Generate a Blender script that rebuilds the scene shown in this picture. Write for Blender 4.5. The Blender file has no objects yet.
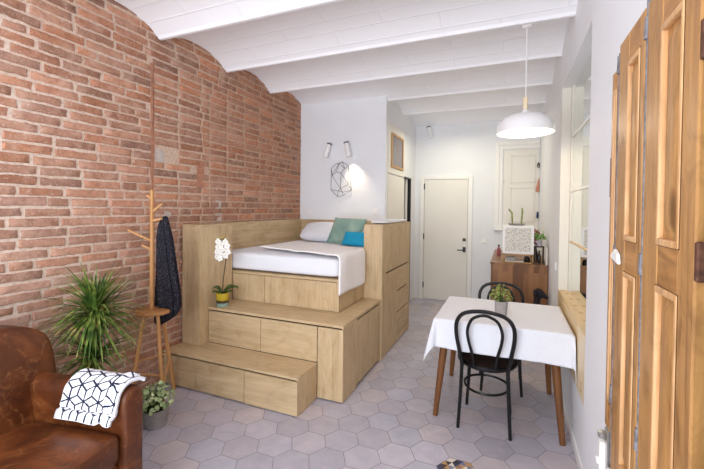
import bpy, bmesh, math, random
from mathutils import Vector, Matrix, noise
random.seed(7)
S = bpy.context.scene
COL = S.collection
PI = math.pi
R = math.radians

# ------------------------------------------------------------------ camera
cam_d = bpy.data.cameras.new('camera')
cam = bpy.data.objects.new('camera', cam_d); COL.objects.link(cam)
cam_d.sensor_fit = 'HORIZONTAL'; cam_d.sensor_width = 36.0
cam_d.lens = 376.88 / 704 * 36
cam_d.shift_y = -(234.5 - 214.78) / 704
cam_d.clip_start = 0.05
yaw, pitch, roll = -0.3961, -0.0182, -0.0109
def cam_dir(rt, up, fw):
    s, c = math.sin(roll), math.cos(roll); rt, up = rt*c + up*s, up*c - rt*s
    s, c = math.sin(pitch), math.cos(pitch); fw, up = fw*c - up*s, up*c + fw*s
    s, c = math.sin(yaw), math.cos(yaw)
    return Vector((fw*s + rt*c, fw*c - rt*s, up))
rx, uy, fz = cam_dir(1, 0, 0), cam_dir(0, 1, 0), cam_dir(0, 0, 1)
m = Matrix((rx, uy, -fz)).transposed().to_4x4()
m.translation = Vector((2.786, 0, 1.55))
cam.matrix_world = m
S.camera = cam

# ------------------------------------------------------------------ world, lights, exposure
w = bpy.data.worlds.new('world'); S.world = w; w.use_nodes = True
w.node_tree.nodes['Background'].inputs[0].default_value = (0.80, 0.88, 1.0, 1)
w.node_tree.nodes['Background'].inputs[1].default_value = 1.0
S.view_settings.view_transform = 'Standard'; S.view_settings.look = 'None'
S.view_settings.exposure = 0.12; S.view_settings.gamma = 1.0
S.view_settings.use_curve_mapping = False
S.cycles.max_bounces = 10; S.cycles.diffuse_bounces = 7; S.cycles.glossy_bounces = 4
S.cycles.sample_clamp_indirect = 6
def area(name, loc, direction, sx, sy, power, color):
    l = bpy.data.lights.new(name, 'AREA'); l.shape = 'RECTANGLE'; l.size = sx; l.size_y = sy
    l.energy = power; l.color = color
    o = bpy.data.objects.new(name, l); COL.objects.link(o); o.location = loc
    o.rotation_euler = Vector(direction).to_track_quat('-Z', 'Y').to_euler()
    return o
def point(name, loc, power, color, rad=0.04):
    l = bpy.data.lights.new(name, 'POINT'); l.energy = power; l.color = color; l.shadow_soft_size = rad
    o = bpy.data.objects.new(name, l); COL.objects.link(o); o.location = loc
    return o
def spot(name, loc, target, power, color, ang=60, blend=0.6, rad=0.02):
    l = bpy.data.lights.new(name, 'SPOT'); l.energy = power; l.color = color
    l.spot_size = R(ang); l.spot_blend = blend; l.shadow_soft_size = rad
    o = bpy.data.objects.new(name, l); COL.objects.link(o); o.location = loc
    o.rotation_euler = (Vector(target) - Vector(loc)).to_track_quat('-Z', 'Y').to_euler()
    return o
# daylight through the tall balcony windows behind the camera
area('daylight_window', (1.55, -1.02, 1.45), (0, 1, 0.10), 2.7, 2.5, 124, (0.885, 0.94, 1.0))
# added warm fill below the back ceiling
area('fill_back', (2.1, 5.45, 2.75), (0.05, 0.05, -1), 1.0, 0.7, 13, (1.0, 0.94, 0.72))

# ------------------------------------------------------------------ materials
def srgb(r, g, b):
    f = lambda c: (c/255/12.92) if c/255 <= 0.04045 else ((c/255 + 0.055)/1.055)**2.4
    return (f(r), f(g), f(b), 1)
class NT:
    def __init__(s, name):
        s.m = bpy.data.materials.new(name); s.m.use_nodes = True
        s.t = s.m.node_tree; s.n = s.t.nodes; s.b = s.n['Principled BSDF']
        s.tc = s.n.new('ShaderNodeTexCoord')
    def l(s, a, b): s.t.links.new(a, b)
    def mapping(s, scale=(1,1,1), rot=(0,0,0), src=None):
        mp = s.n.new('ShaderNodeMapping'); mp.inputs['Scale'].default_value = scale
        mp.inputs['Rotation'].default_value = rot
        s.l(src or s.tc.outputs['Object'], mp.inputs['Vector']); return mp.outputs[0]
    def noise(s, vec, scale, detail=3, rough=0.5, dist=0.0):
        n = s.n.new('ShaderNodeTexNoise'); n.inputs['Scale'].default_value = scale
        n.inputs['Detail'].default_value = detail; n.inputs['Roughness'].default_value = rough
        n.inputs['Distortion'].default_value = dist
        s.l(vec, n.inputs['Vector']); return n.outputs[0]
    def ramp(s, fac, stops):
        r = s.n.new('ShaderNodeValToRGB'); e = r.color_ramp.elements
        while len(e) < len(stops): e.new(0.5)
        for i, (p, c) in enumerate(stops): e[i].position = p; e[i].color = c
        s.l(fac, r.inputs[0]); return r.outputs[0]
    def mix(s, fac, a, b, mode='MIX'):
        x = s.n.new('ShaderNodeMix'); x.data_type = 'RGBA'; x.blend_type = mode
        for v, k in ((fac, 0), (a, 6), (b, 7)):
            if hasattr(v, 'is_output'): s.l(v, x.inputs[k])
            else: x.inputs[k].default_value = v
        return x.outputs[2]
    def bump(s, h, strength=0.3, dist=0.01):
        b = s.n.new('ShaderNodeBump'); b.inputs['Strength'].default_value = strength
        b.inputs['Distance'].default_value = dist; s.l(h, b.inputs['Height'])
        s.l(b.outputs[0], s.b.inputs['Normal'])
    def base(s, c):
        if hasattr(c, 'is_output'): s.l(c, s.b.inputs['Base Color'])
        else: s.b.inputs['Base Color'].default_value = c
    def rough(s, v, spec=0.5):
        s.b.inputs['Roughness'].default_value = v
        s.b.inputs['Specular IOR Level'].default_value = spec
def plain(name, c, rough=0.5, spec=0.5, var=0.06, scale=20, bump=0.0, metallic=0.0, emis=None):
    t = NT(name); v = t.tc.outputs['Object']
    n = t.noise(v, scale, 3)
    dark = tuple(x*(1-var) for x in c[:3]) + (1,); lite = tuple(min(1, x*(1+var)) for x in c[:3]) + (1,)
    t.base(t.ramp(n, [(0.3, dark), (0.7, lite)])); t.rough(rough, spec)
    t.b.inputs['Metallic'].default_value = metallic
    if bump: t.bump(n, bump, 0.004)
    if emis: t.b.inputs['Emission Color'].default_value = emis[0]; t.b.inputs['Emission Strength'].default_value = emis[1]
    return t.m
def wood(name, c1, c2, grain='Z', rough=0.45, sc=1.0, knots=0.0, spec=0.4, blotch=0.0):
    t = NT(name)
    long = {'X': (0.6, 9, 9), 'Y': (9, 0.6, 9), 'Z': (9, 9, 0.6)}[grain]
    v = t.mapping(tuple(a*sc for a in long))
    a = t.noise(v, 1.3, 4, 0.55, 0.9)
    v2 = t.mapping(tuple(a*sc*6 for a in long))
    b = t.noise(v2, 1.6, 3, 0.6)
    col = t.ramp(a, [(0.25, c2), (0.5, c1), (0.62, tuple(0.6*x+0.4*y for x, y in zip(c1, c2))), (0.75, c1)])
    fine = t.ramp(b, [(0.3, (0.78, 0.76, 0.74, 1)), (0.7, (1, 1, 1, 1))])
    col = t.mix(0.55, col, fine, 'MULTIPLY')
    if knots:
        vv = t.mapping({'X': (3, 12, 12), 'Y': (12, 3, 12), 'Z': (12, 12, 3)}[grain])
        k = t.noise(vv, 0.9, 2, 0.4, 0.3)
        kf = t.ramp(k, [(0.66, (0, 0, 0, 1)), (0.76, (1, 1, 1, 1))])
        dk = tuple(x*knots for x in c2[:3]) + (1,)
        col = t.mix(kf, col, dk)
    if blotch:
        bl = t.noise(t.mapping({'X': (4, 9, 9), 'Y': (9, 4, 9), 'Z': (9, 9, 4)}[grain]), 1.1, 5, 0.65, 1.0)
        g = 1 - blotch
        col = t.mix(1.0, col, t.ramp(bl, [(0.32, (g, g*0.93, g*0.82, 1)), (0.5, (1, 1, 1, 1)), (0.68, (1.08, 1.06, 1.02, 1))]), 'MULTIPLY')
    t.base(col); t.rough(rough, spec); t.bump(b, 0.08, 0.002)
    return t.m
M = {}
def build_materials():
    M['white_wall'] = plain('white_plaster', srgb(232, 233, 236), 0.75, 0.25, 0.015, 3, 0.12)
    # ceiling: painted tile vaults, faint joints running along the beams
    t = NT('painted_vault'); v = t.mapping((1, 1, 1))
    sep = t.n.new('ShaderNodeSeparateXYZ'); t.l(v, sep.inputs[0])
    com = t.n.new('ShaderNodeCombineXYZ'); t.l(sep.outputs[0], com.inputs[0]); t.l(sep.outputs[1], com.inputs[1])
    br = t.n.new('ShaderNodeTexBrick'); t.l(com.outputs[0], br.inputs['Vector'])
    br.inputs['Scale'].default_value = 1; br.inputs['Brick Width'].default_value = 0.9
    br.inputs['Row Height'].default_value = 0.148; br.inputs['Mortar Size'].default_value = 0.007
    br.inputs['Mortar Smooth'].default_value = 0.6
    br.inputs['Color1'].default_value = (0.4, 0.4, 0.4, 1); br.inputs['Color2'].default_value = (0.3, 0.3, 0.3, 1)
    br.inputs['Mortar'].default_value = (1, 1, 1, 1)
    n = t.noise(v, 6, 4)
    hh = t.mix(0.35, br.outputs[0], n)
    t.base(srgb(244, 243, 246)); t.rough(0.65, 0.3); t.bump(hh, 0.6, 0.009); M['ceiling'] = t.m
    M['beam'] = plain('painted_beam', srgb(244, 243, 246), 0.6, 0.3, 0.02, 8, 0.2)
    # bricks: colour per brick from an attribute, mottled
    t = NT('old_brick'); at = t.n.new('ShaderNodeAttribute'); at.attribute_name = 'tone'
    v = t.tc.outputs['Object']
    n1 = t.noise(v, 28, 5, 0.6); n2 = t.noise(v, 7, 4, 0.6, 0.5); n3 = t.noise(v, 90, 3, 0.6)
    mot = t.ramp(n1, [(0.28, (0.62, 0.57, 0.55, 1)), (0.52, (1, 1, 1, 1)), (0.75, (1.16, 1.12, 1.1, 1))])
    c = t.mix(0.75, at.outputs['Color'], mot, 'MULTIPLY')
    smear = t.ramp(n2, [(0.48, (0, 0, 0, 1)), (0.72, (0.55, 0.55, 0.55, 1))])
    c = t.mix(smear, c, srgb(200, 164, 144))
    spk = t.ramp(n3, [(0.58, (0, 0, 0, 1)), (0.68, (0.55, 0.55, 0.55, 1))])
    c = t.mix(spk, c, srgb(214, 192, 178))
    t.base(c); t.rough(0.85, 0.2); t.bump(n1, 0.5, 0.006); M['brick'] = t.m
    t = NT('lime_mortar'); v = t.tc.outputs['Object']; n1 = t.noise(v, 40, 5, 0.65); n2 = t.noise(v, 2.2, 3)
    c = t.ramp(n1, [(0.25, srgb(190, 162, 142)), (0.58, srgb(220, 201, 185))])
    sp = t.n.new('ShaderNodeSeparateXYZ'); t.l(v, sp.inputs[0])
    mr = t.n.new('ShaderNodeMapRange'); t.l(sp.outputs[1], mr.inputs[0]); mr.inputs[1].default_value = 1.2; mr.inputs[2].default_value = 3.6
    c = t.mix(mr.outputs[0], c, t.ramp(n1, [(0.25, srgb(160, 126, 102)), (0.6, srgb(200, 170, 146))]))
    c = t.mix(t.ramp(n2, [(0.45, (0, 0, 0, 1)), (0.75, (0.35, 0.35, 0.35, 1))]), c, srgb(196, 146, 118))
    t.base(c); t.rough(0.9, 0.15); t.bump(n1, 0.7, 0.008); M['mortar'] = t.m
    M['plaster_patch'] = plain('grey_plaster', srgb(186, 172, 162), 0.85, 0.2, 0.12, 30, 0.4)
    M['rust_patch'] = plain('red_mortar', srgb(172, 122, 98), 0.85, 0.2, 0.2, 30, 0.4)
    # floor tiles
    t = NT('cement_tile'); at = t.n.new('ShaderNodeAttribute'); at.attribute_name = 'tone'
    v = t.tc.outputs['Object']; n1 = t.noise(v, 9, 4, 0.6, 0.6); n2 = t.noise(v, 60, 3)
    c = t.mix(0.8, at.outputs['Color'], t.ramp(n1, [(0.3, (0.84, 0.85, 0.88, 1)), (0.7, (1.06, 1.04, 1.02, 1))]), 'MULTIPLY')
    c = t.mix(0.25, c, t.ramp(n2, [(0.3, (0.85, 0.85, 0.85, 1)), (0.7, (1, 1, 1, 1))]), 'MULTIPLY')
    t.base(c); t.rough(0.48, 0.4); t.bump(n1, 0.05, 0.004); M['tile'] = t.m
    M['grout'] = plain('grout', srgb(132, 122, 126), 0.9, 0.2, 0.1)
    oc1, oc2 = srgb(206, 181, 143), srgb(180, 153, 115)
    M['oak_v'] = wood('oak_upright', oc1, oc2, 'Z', 0.5, 1.0, 0, 0.4, 0.12)
    M['oak_x'] = wood('oak_along', oc1, oc2, 'X', 0.5, 1.0, 0, 0.4, 0.12)
    M['oak_y'] = wood('oak_deep', oc1, oc2, 'Y', 0.5, 1.0, 0, 0.4, 0.12)
    M['gap'] = plain('shadow_gap', srgb(60, 44, 30), 0.9, 0.1)
    M['shutter'] = wood('old_pine', srgb(186, 138, 82), srgb(134, 90, 48), 'Z', 0.45, 1.3, 0.5, 0.4, 0.38)
    M['moulding'] = wood('pale_moulding', srgb(216, 172, 124), srgb(178, 128, 78), 'Z', 0.45, 1.8, 0, 0.4, 0.2)
    M['shutter_x'] = wood('old_pine_cross', srgb(186, 134, 76), srgb(132, 84, 42), 'Y', 0.45, 1.3, 0.5, 0.4, 0.38)
    M['pine'] = wood('pale_pine', srgb(224, 198, 152), srgb(206, 172, 120), 'Y', 0.45)
    M['pine_v'] = wood('pale_pine_board', srgb(240, 222, 188), srgb(228, 202, 160), 'Z', 0.45)
    M['knot'] = plain('knot', srgb(200, 160, 108), 0.6)
    M['walnut'] = None
    t = NT('butcher_walnut'); v = t.mapping((1, 1, 1))
    sep = t.n.new('ShaderNodeSeparateXYZ'); t.l(v, sep.inputs[0])
    com = t.n.new('ShaderNodeCombineXYZ'); t.l(sep.outputs[2], com.inputs[0])
    add = t.n.new('ShaderNodeMath'); add.operation = 'ADD'; t.l(sep.outputs[0], add.inputs[0]); t.l(sep.outputs[1], add.inputs[1])
    t.l(add.outputs[0], com.inputs[1])
    br = t.n.new('ShaderNodeTexBrick'); t.l(com.outputs[0], br.inputs['Vector'])
    br.inputs['Scale'].default_value = 1; br.inputs['Brick Width'].default_value = 0.55
    br.inputs['Row Height'].default_value = 0.055; br.inputs['Mortar Size'].default_value = 0.0005
    br.inputs['Color1'].default_value = srgb(112, 74, 46); br.inputs['Color2'].default_value = srgb(168, 120, 78)
    br.inputs['Mortar'].default_value = srgb(84, 54, 34)
    g = t.noise(t.mapping((30, 30, 1.5)), 1.5, 3)
    c = t.mix(0.5, br.outputs[0], t.ramp(g, [(0.3, (0.7, 0.68, 0.66, 1)), (0.7, (1, 1, 1, 1))]), 'MULTIPLY')
    t.base(c); t.rough(0.4, 0.4); M['walnut'] = t.m
    M['walnut_leg'] = wood('teak_leg', srgb(122, 78, 42), srgb(90, 54, 28), 'Z', 0.4)
    M['stool'] = wood('beech_stool', srgb(204, 152, 96), srgb(176, 122, 70), 'Z', 0.4)
    M['stool_y'] = wood('beech_seat', srgb(188, 132, 80), srgb(152, 100, 56), 'Y', 0.4)
    # leather
    t = NT('tan_leather'); v = t.tc.outputs['Object']
    n1 = t.noise(v, 4.5, 4, 0.6, 0.8); n2 = t.noise(v, 14, 4, 0.65, 1.6); n3 = t.noise(v, 160, 2)
    c = t.ramp(n1, [(0.28, srgb(54, 25, 10)), (0.5, srgb(90, 45, 19)), (0.72, srgb(128, 72, 34))])
    vn = t.n.new('ShaderNodeTexVoronoi'); vn.feature = 'DISTANCE_TO_EDGE'; vn.inputs['Scale'].default_value = 7
    dv = t.n.new('ShaderNodeVectorMath'); dv.operation = 'ADD'
    nn = t.n.new('ShaderNodeTexNoise'); nn.inputs['Scale'].default_value = 5; t.l(v, nn.inputs['Vector'])
    sc = t.n.new('ShaderNodeVectorMath'); sc.operation = 'SCALE'; sc.inputs['Scale'].default_value = 0.25
    t.l(nn.outputs['Color'], sc.inputs[0]); t.l(v, dv.inputs[0]); t.l(sc.outputs[0], dv.inputs[1]); t.l(dv.outputs[0], vn.inputs['Vector'])
    cr = t.ramp(vn.outputs['Distance'], [(0.0, (1, 1, 1, 1)), (0.045, (0, 0, 0, 1))])
    msk = t.mix(1.0, cr, t.ramp(n2, [(0.45, (0, 0, 0, 1)), (0.65, (0.55, 0.55, 0.55, 1))]), 'MULTIPLY')
    c = t.mix(msk, c, srgb(156, 104, 62))
    t.base(c); t.rough(0.42, 0.4); t.bump(t.mix(0.3, n2, n3), 0.25, 0.006); M['leather'] = t.m
    M['cloth_white'] = plain('white_linen', srgb(224, 225, 230), 0.85, 0.2, 0.02, 60, 0.25)
    M['sheet'] = plain('white_sheet', srgb(232, 233, 238), 0.85, 0.2, 0.01, 12, 0.1)
    M['quilt'] = plain('cream_quilt', srgb(244, 240, 238), 0.9, 0.15, 0.03, 70, 0.4)
    t = NT('green_lamplit'); v = t.tc.outputs['Object']
    n1 = t.noise(v, 3, 2, 0.5, 0.3)
    t.base(t.ramp(n1, [(0.35, srgb(122, 154, 144)), (0.55, srgb(148, 174, 160)), (0.72, srgb(206, 216, 178))])); t.rough(0.8, 0.2); M['green_cushion'] = t.m  # pale yellowish end of the ramp is lamplight painted into the fabric
    M['blue'] = plain('turquoise_fabric', srgb(40, 158, 196), 0.8, 0.2, 0.12, 6, 0.1)
    t = NT('cube_pattern_throw'); at = t.n.new('ShaderNodeAttribute'); at.attribute_name = 'tone'
    t.base(at.outputs['Color']); t.rough(0.9, 0.15)
    t.bump(t.noise(t.tc.outputs['Object'], 120, 2), 0.3, 0.003); M['throw'] = t.m
    t = NT('grey_tweed'); n = t.noise(t.tc.outputs['Object'], 95, 3, 0.8)
    t.base(t.ramp(n, [(0.4, srgb(22, 22, 28)), (0.58, srgb(52, 50, 58)), (0.72, srgb(124, 118, 124))])); t.rough(0.95, 0.1)
    t.bump(n, 0.4, 0.003); M['tweed'] = t.m
    M['black'] = plain('black_lacquer', srgb(12, 10, 12), 0.34, 0.35, 0.1)
    M['cane'] = plain('dark_cane', srgb(56, 40, 34), 0.6, 0.3, 0.5, 90, 0.6)
    M['blackmetal'] = plain('black_metal', srgb(30, 28, 28), 0.4, 0.5, 0.1)
    M['white_paint'] = plain('white_enamel', srgb(236, 234, 230), 0.4, 0.4, 0.01, 5)
    M['door_white'] = plain('off_white_paint', srgb(230, 226, 218), 0.5, 0.35, 0.01, 5)
    M['jamb'] = plain('cream_paint', srgb(220, 216, 204), 0.5, 0.3, 0.01, 5)
    M['lamp_white'] = plain('lamp_white', srgb(238, 236, 236), 0.35, 0.4, 0.01, 5)
    M['bulb'] = plain('bulb_glow', srgb(255, 240, 210), 0.4, emis=(srgb(255, 226, 180), 5))
    M['steel'] = plain('grey_steel', srgb(120, 118, 122), 0.5, 0.5, 0.45, 40, 0.3, 0.2)
    M['rust'] = plain('rusty_iron', srgb(92, 60, 46), 0.7, 0.3, 0.4, 60, 0.4, 0.2)
    M['chrome'] = plain('worn_nickel', srgb(180, 178, 172), 0.3, 0.5, 0.1, 30, 0, 0.9)
    M['leaf_dark'] = leafmat('dracaena_leaf', [(0.28, srgb(40, 62, 26)), (0.48, srgb(76, 104, 40)), (0.62, srgb(128, 142, 64)), (0.74, srgb(196, 178, 112))], 14)
    M['leaf_soft'] = leafmat('round_leaf', [(0.3, srgb(120, 142, 92)), (0.5, srgb(172, 190, 134)), (0.7, srgb(214, 222, 178))], 30)
    M['leaf_orchid'] = leafmat('orchid_leaf', [(0.3, srgb(42, 72, 30)), (0.7, srgb(84, 112, 50))], 18)
    M['leaf_jade'] = leafmat('small_leaf', [(0.3, srgb(92, 110, 44)), (0.55, srgb(140, 152, 76)), (0.75, srgb(206, 204, 140))], 40)
    M['leaf_bright'] = leafmat('bright_leaf', [(0.3, srgb(96, 150, 60)), (0.7, srgb(160, 204, 110))], 40)
    M['stalk'] = leafmat('bamboo_stalk', [(0.3, srgb(110, 128, 56)), (0.7, srgb(150, 160, 80))], 30)
    M['dark_stem'] = plain('dark_stem', srgb(64, 50, 38), 0.7)
    M['petal'] = plain('orchid_petal', srgb(246, 244, 240), 0.6, 0.3, 0.02, 40)
    M['yellow'] = plain('yellow_lip', srgb(212, 190, 70), 0.6)
    M['concrete'] = plain('concrete', srgb(158, 154, 150), 0.8, 0.2, 0.08, 30, 0.2)
    M['greypot'] = plain('grey_pot', srgb(164, 158, 154), 0.7, 0.25, 0.08, 30, 0.2)
    M['soil'] = plain('soil', srgb(62, 46, 36), 0.95, 0.1, 0.3, 60, 0.6)
    t = NT('banded_glaze'); sep = t.n.new('ShaderNodeSeparateXYZ'); t.l(t.tc.outputs['Object'], sep.inputs[0])
    n = t.noise(t.tc.outputs['Object'], 40, 3)
    ad = t.n.new('ShaderNodeMath'); ad.operation = 'MULTIPLY_ADD'; t.l(sep.outputs[2], ad.inputs[0]); ad.inputs[1].default_value = 7.7
    ml = t.n.new('ShaderNodeMath'); ml.operation = 'MULTIPLY'; t.l(n, ml.inputs[0]); ml.inputs[1].default_value = 0.1
    t.l(ml.outputs[0], ad.inputs[2])
    t.base(t.ramp(ad.outputs[0], [(0.0, srgb(140, 166, 152)), (0.27, srgb(140, 166, 152)), (0.32, srgb(64, 52, 40)), (0.46, srgb(70, 56, 40)), (0.52, srgb(190, 160, 40)), (1.0, srgb(200, 172, 50))]))
    t.rough(0.25, 0.5); M['band_glaze'] = t.m
    M['wire'] = plain('dark_wire', srgb(52, 54, 56), 0.4, 0.5)
    M['mirror'] = NT('reflecting_glass').m
    b = M['mirror'].node_tree.nodes['Principled BSDF']; b.inputs['Base Color'].default_value = srgb(232, 236, 232)
    b.inputs['Metallic'].default_value = 1.0; b.inputs['Roughness'].default_value = 0.02
    M['dark_in'] = plain('closet_dark', srgb(46, 40, 40), 0.8)
    M['grey_panel'] = plain('grey_panel', srgb(150, 140, 138), 0.6)
    M['cupboard_glass'] = plain('smoky_pane', srgb(126, 116, 116), 0.2, 0.5, 0.1)
    M['frame_wood'] = wood('light_frame', srgb(190, 150, 98), srgb(160, 120, 72), 'Z', 0.5)
    # perforated white lattice
    t = NT('lattice_screen'); v = t.mapping((1, 1, 1)); vo = t.n.new('ShaderNodeTexVoronoi'); vo.inputs['Scale'].default_value = 85
    t.l(v, vo.inputs['Vector'])
    t.base(t.ramp(vo.outputs['Distance'], [(0.28, srgb(150, 146, 138)), (0.42, srgb(222, 218, 208))])); t.rough(0.6, 0.3); M['lattice'] = t.m
    M['pinkred'] = plain('dusty_red', srgb(160, 90, 92), 0.7, 0.3, 0.3, 40)
    M['lilac_pot'] = plain('lilac_pot', srgb(178, 168, 178), 0.6)
    M['navy'] = plain('navy_fabric', srgb(48, 56, 96), 0.8)
    M['salmon'] = plain('salmon_fabric', srgb(202, 140, 116), 0.8)
    M['dog'] = plain('dark_coat', srgb(34, 30, 38), 0.6, 0.3, 0.3, 60, 0.4)
    M['glassdark'] = plain('dark_bottle_glass', srgb(40, 38, 34), 0.15, 0.6)
    M['paper'] = plain('paper', srgb(222, 218, 208), 0.8)
def leafmat(name, stops, sc):
    t = NT(name); n = t.noise(t.tc.outputs['Object'], sc, 2)
    t.base(t.ramp(n, stops)); t.rough(0.5, 0.35)
    return t.m
build_materials()

# ------------------------------------------------------------------ mesh helpers
class MB:
    def __init__(s): s.bm = bmesh.new()
    def box(s, x0, x1, y0, y1, z0, z1, bev=0.002, rot=None, seg=1):
        t = bmesh.new(); bmesh.ops.create_cube(t, size=1)
        for v in t.verts:
            v.co = Vector(((x0+x1)/2 + v.co.x*(x1-x0), (y0+y1)/2 + v.co.y*(y1-y0), (z0+z1)/2 + v.co.z*(z1-z0)))
        if bev: bmesh.ops.bevel(t, geom=t.edges[:], offset=bev, segments=seg, affect='EDGES', profile=0.6)
        if rot: bmesh.ops.transform(t, matrix=rot, verts=t.verts)
        s.merge(t); return s
    def merge(s, t):
        me = bpy.data.meshes.new('tmp'); t.to_mesh(me); t.free(); s.bm.from_mesh(me); bpy.data.meshes.remove(me)
    def prism(s, poly, axis, a0, a1, bev=0):
        """poly: list of (u,v); axis 'X': (u,v)=(y,z); 'Y': (x,z); 'Z': (x,y)"""
        t = bmesh.new()
        f = {'X': lambda u, v, a: (a, u, v), 'Y': lambda u, v, a: (u, a, v), 'Z': lambda u, v, a: (u, v, a)}[axis]
        A = [t.verts.new(f(u, v, a0)) for u, v in poly]; B = [t.verts.new(f(u, v, a1)) for u, v in poly]
        n = len(poly)
        t.faces.new(A); t.faces.new(B[::-1])
        for i in range(n): t.faces.new((A[i], A[(i+1) % n], B[(i+1) % n], B[i]))
        bmesh.ops.recalc_face_normals(t, faces=t.faces)
        if bev: bmesh.ops.bevel(t, geom=t.edges[:], offset=bev, segments=2, affect='EDGES')
        s.merge(t); return s
    def tube(s, pts, r, seg=10, closed=False, caps=True, flat=1.0, up=None):
        pts = [Vector(p) for p in pts]; n = len(pts)
        rs = r if isinstance(r, (list, tuple)) else [r]*n
        rings = []; prev = None
        for i, p in enumerate(pts):
            if closed: t = pts[(i+1) % n] - pts[i-1]
            else: t = pts[min(i+1, n-1)] - pts[max(i-1, 0)]
            t.normalize()
            if prev is None:
                a = Vector(up) if up else (Vector((0, 0, 1)) if abs(t.z) < 0.9 else Vector((1, 0, 0)))
                nx = (a - t*a.dot(t)).normalized()
            else: nx = (prev - t*prev.dot(t)).normalized()
            prev = nx; ny = t.cross(nx)
            rings.append([s.bm.verts.new(p + rs[i]*(math.cos(2*PI*k/seg)*nx + flat*math.sin(2*PI*k/seg)*ny)) for k in range(seg)])
        m_ = n if closed else n-1
        for i in range(m_):
            a, b = rings[i], rings[(i+1) % n]
            for k in range(seg): s.bm.faces.new((a[k], a[(k+1) % seg], b[(k+1) % seg], b[k]))
        if caps and not closed:
            s.bm.faces.new(rings[0][::-1]); s.bm.faces.new(rings[-1])
        return s
    def lathe(s, prof, c=(0, 0, 0), seg=32, mat=None):
        c = Vector(c); rings = []
        for r, z in prof:
            if r < 1e-5: rings.append([s.bm.verts.new(c + Vector((0, 0, z)))])
            else: rings.append([s.bm.verts.new(c + Vector((r*math.cos(2*PI*k/seg), r*math.sin(2*PI*k/seg), z))) for k in range(seg)])
        for a, b in zip(rings, rings[1:]):
            for k in range(seg):
                k2 = (k+1) % seg
                if len(a) == 1 and len(b) == 1: continue
                if len(a) == 1: s.bm.faces.new((a[0], b[k], b[k2]))
                elif len(b) == 1: s.bm.faces.new((a[k], a[k2], b[0]))
                else: s.bm.faces.new((a[k], a[k2], b[k2], b[k]))
        if mat is not None: pass
        return s
    def grid(s, nu, nv, f, closed_u=False, attr=None):
        V = [[s.bm.verts.new(f(i/(nu if closed_u else nu-1), j/(nv-1))) for j in range(nv)] for i in range(nu)]
        for i in range(nu if closed_u else nu-1):
            for j in range(nv-1):
                s.bm.faces.new((V[i][j], V[(i+1) % nu][j], V[(i+1) % nu][j+1], V[i][j+1]))
        return V
    def superq(s, c, h, e1=0.35, e2=0.35, nu=40, nv=24, fn=None):
        """closed rounded block: half sizes h, exponents small = boxy"""
        c = Vector(c)
        sg = lambda x, e: math.copysign(abs(x)**e, x)
        def f(a, b):
            th = 2*PI*a; ph = -PI/2 + PI*b
            p = Vector((h[0]*sg(math.cos(ph), e1)*sg(math.cos(th), e2), h[1]*sg(math.cos(ph), e1)*sg(math.sin(th), e2), h[2]*sg(math.sin(ph), e1)))
            if fn: p = fn(p)
            return c + p
        s.grid(nu, nv, f, closed_u=True)
        bmesh.ops.remove_doubles(s.bm, verts=s.bm.verts, dist=1e-5)
        return s
    def build(s, name, mat, parent=None, world=False, smooth=35, fix=True):
        if fix: bmesh.ops.recalc_face_normals(s.bm, faces=s.bm.faces)
        me = bpy.data.meshes.new(name)
        s.bm.to_mesh(me); s.bm.free()
        o = bpy.data.objects.new(name, me); COL.objects.link(o)
        if mat: me.materials.append(M[mat] if isinstance(mat, str) else mat)
        if smooth:
            for p in me.polygons: p.use_smooth = True
            me.set_sharp_from_angle(angle=R(smooth))
        if parent:
            o.parent = parent
            if world:
                off = Vector(parent.location); q = parent
                while q.parent: q = q.parent; off = off + Vector(q.location)
                o.data.transform(Matrix.Translation(-off))
        return o
def place(o):
    """give a one-mesh thing an origin at its base"""
    co = [v.co for v in o.data.vertices]
    c = Vector((sum(v.x for v in co)/len(co), sum(v.y for v in co)/len(co), min(v.z for v in co)))
    o.data.transform(Matrix.Translation(-c)); o.location = c
    return o
def tag(o, label=None, cat=None, group=None, kind=None):
    if label: o['label'] = label
    if cat: o['category'] = cat
    if group: o['group'] = group
    if kind: o['kind'] = kind
    return o
def thing(name, loc, label, cat, rz=0, group=None):
    o = bpy.data.objects.new(name, None); COL.objects.link(o); o.location = loc; o.rotation_euler = (0, 0, rz)
    o.empty_display_size = 0.05
    return tag(o, label, cat, group)
def structure(mb, name, mat, parent=None, **k):
    o = mb.build(name, mat, parent, world=bool(parent), **k)
    o['kind'] = 'structure'; return o
def copy_tree(o, parent=None):
    c = o.copy(); COL.objects.link(c); c.parent = parent
    for ch in [x for x in bpy.data.objects if x.parent == o]: copy_tree(ch, c)
    return c
def tone_attr(me, cols):
    """cols: one colour per face"""
    a = me.color_attributes.new('tone', 'FLOAT_COLOR', 'CORNER')
    for p, c in zip(me.polygons, cols):
        for li in p.loop_indices: a.data[li].color = c

# ------------------------------------------------------------------ room dimensions
XR = 3.204; YB = 6.46; YF = -0.95; ZC = 2.97
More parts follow.
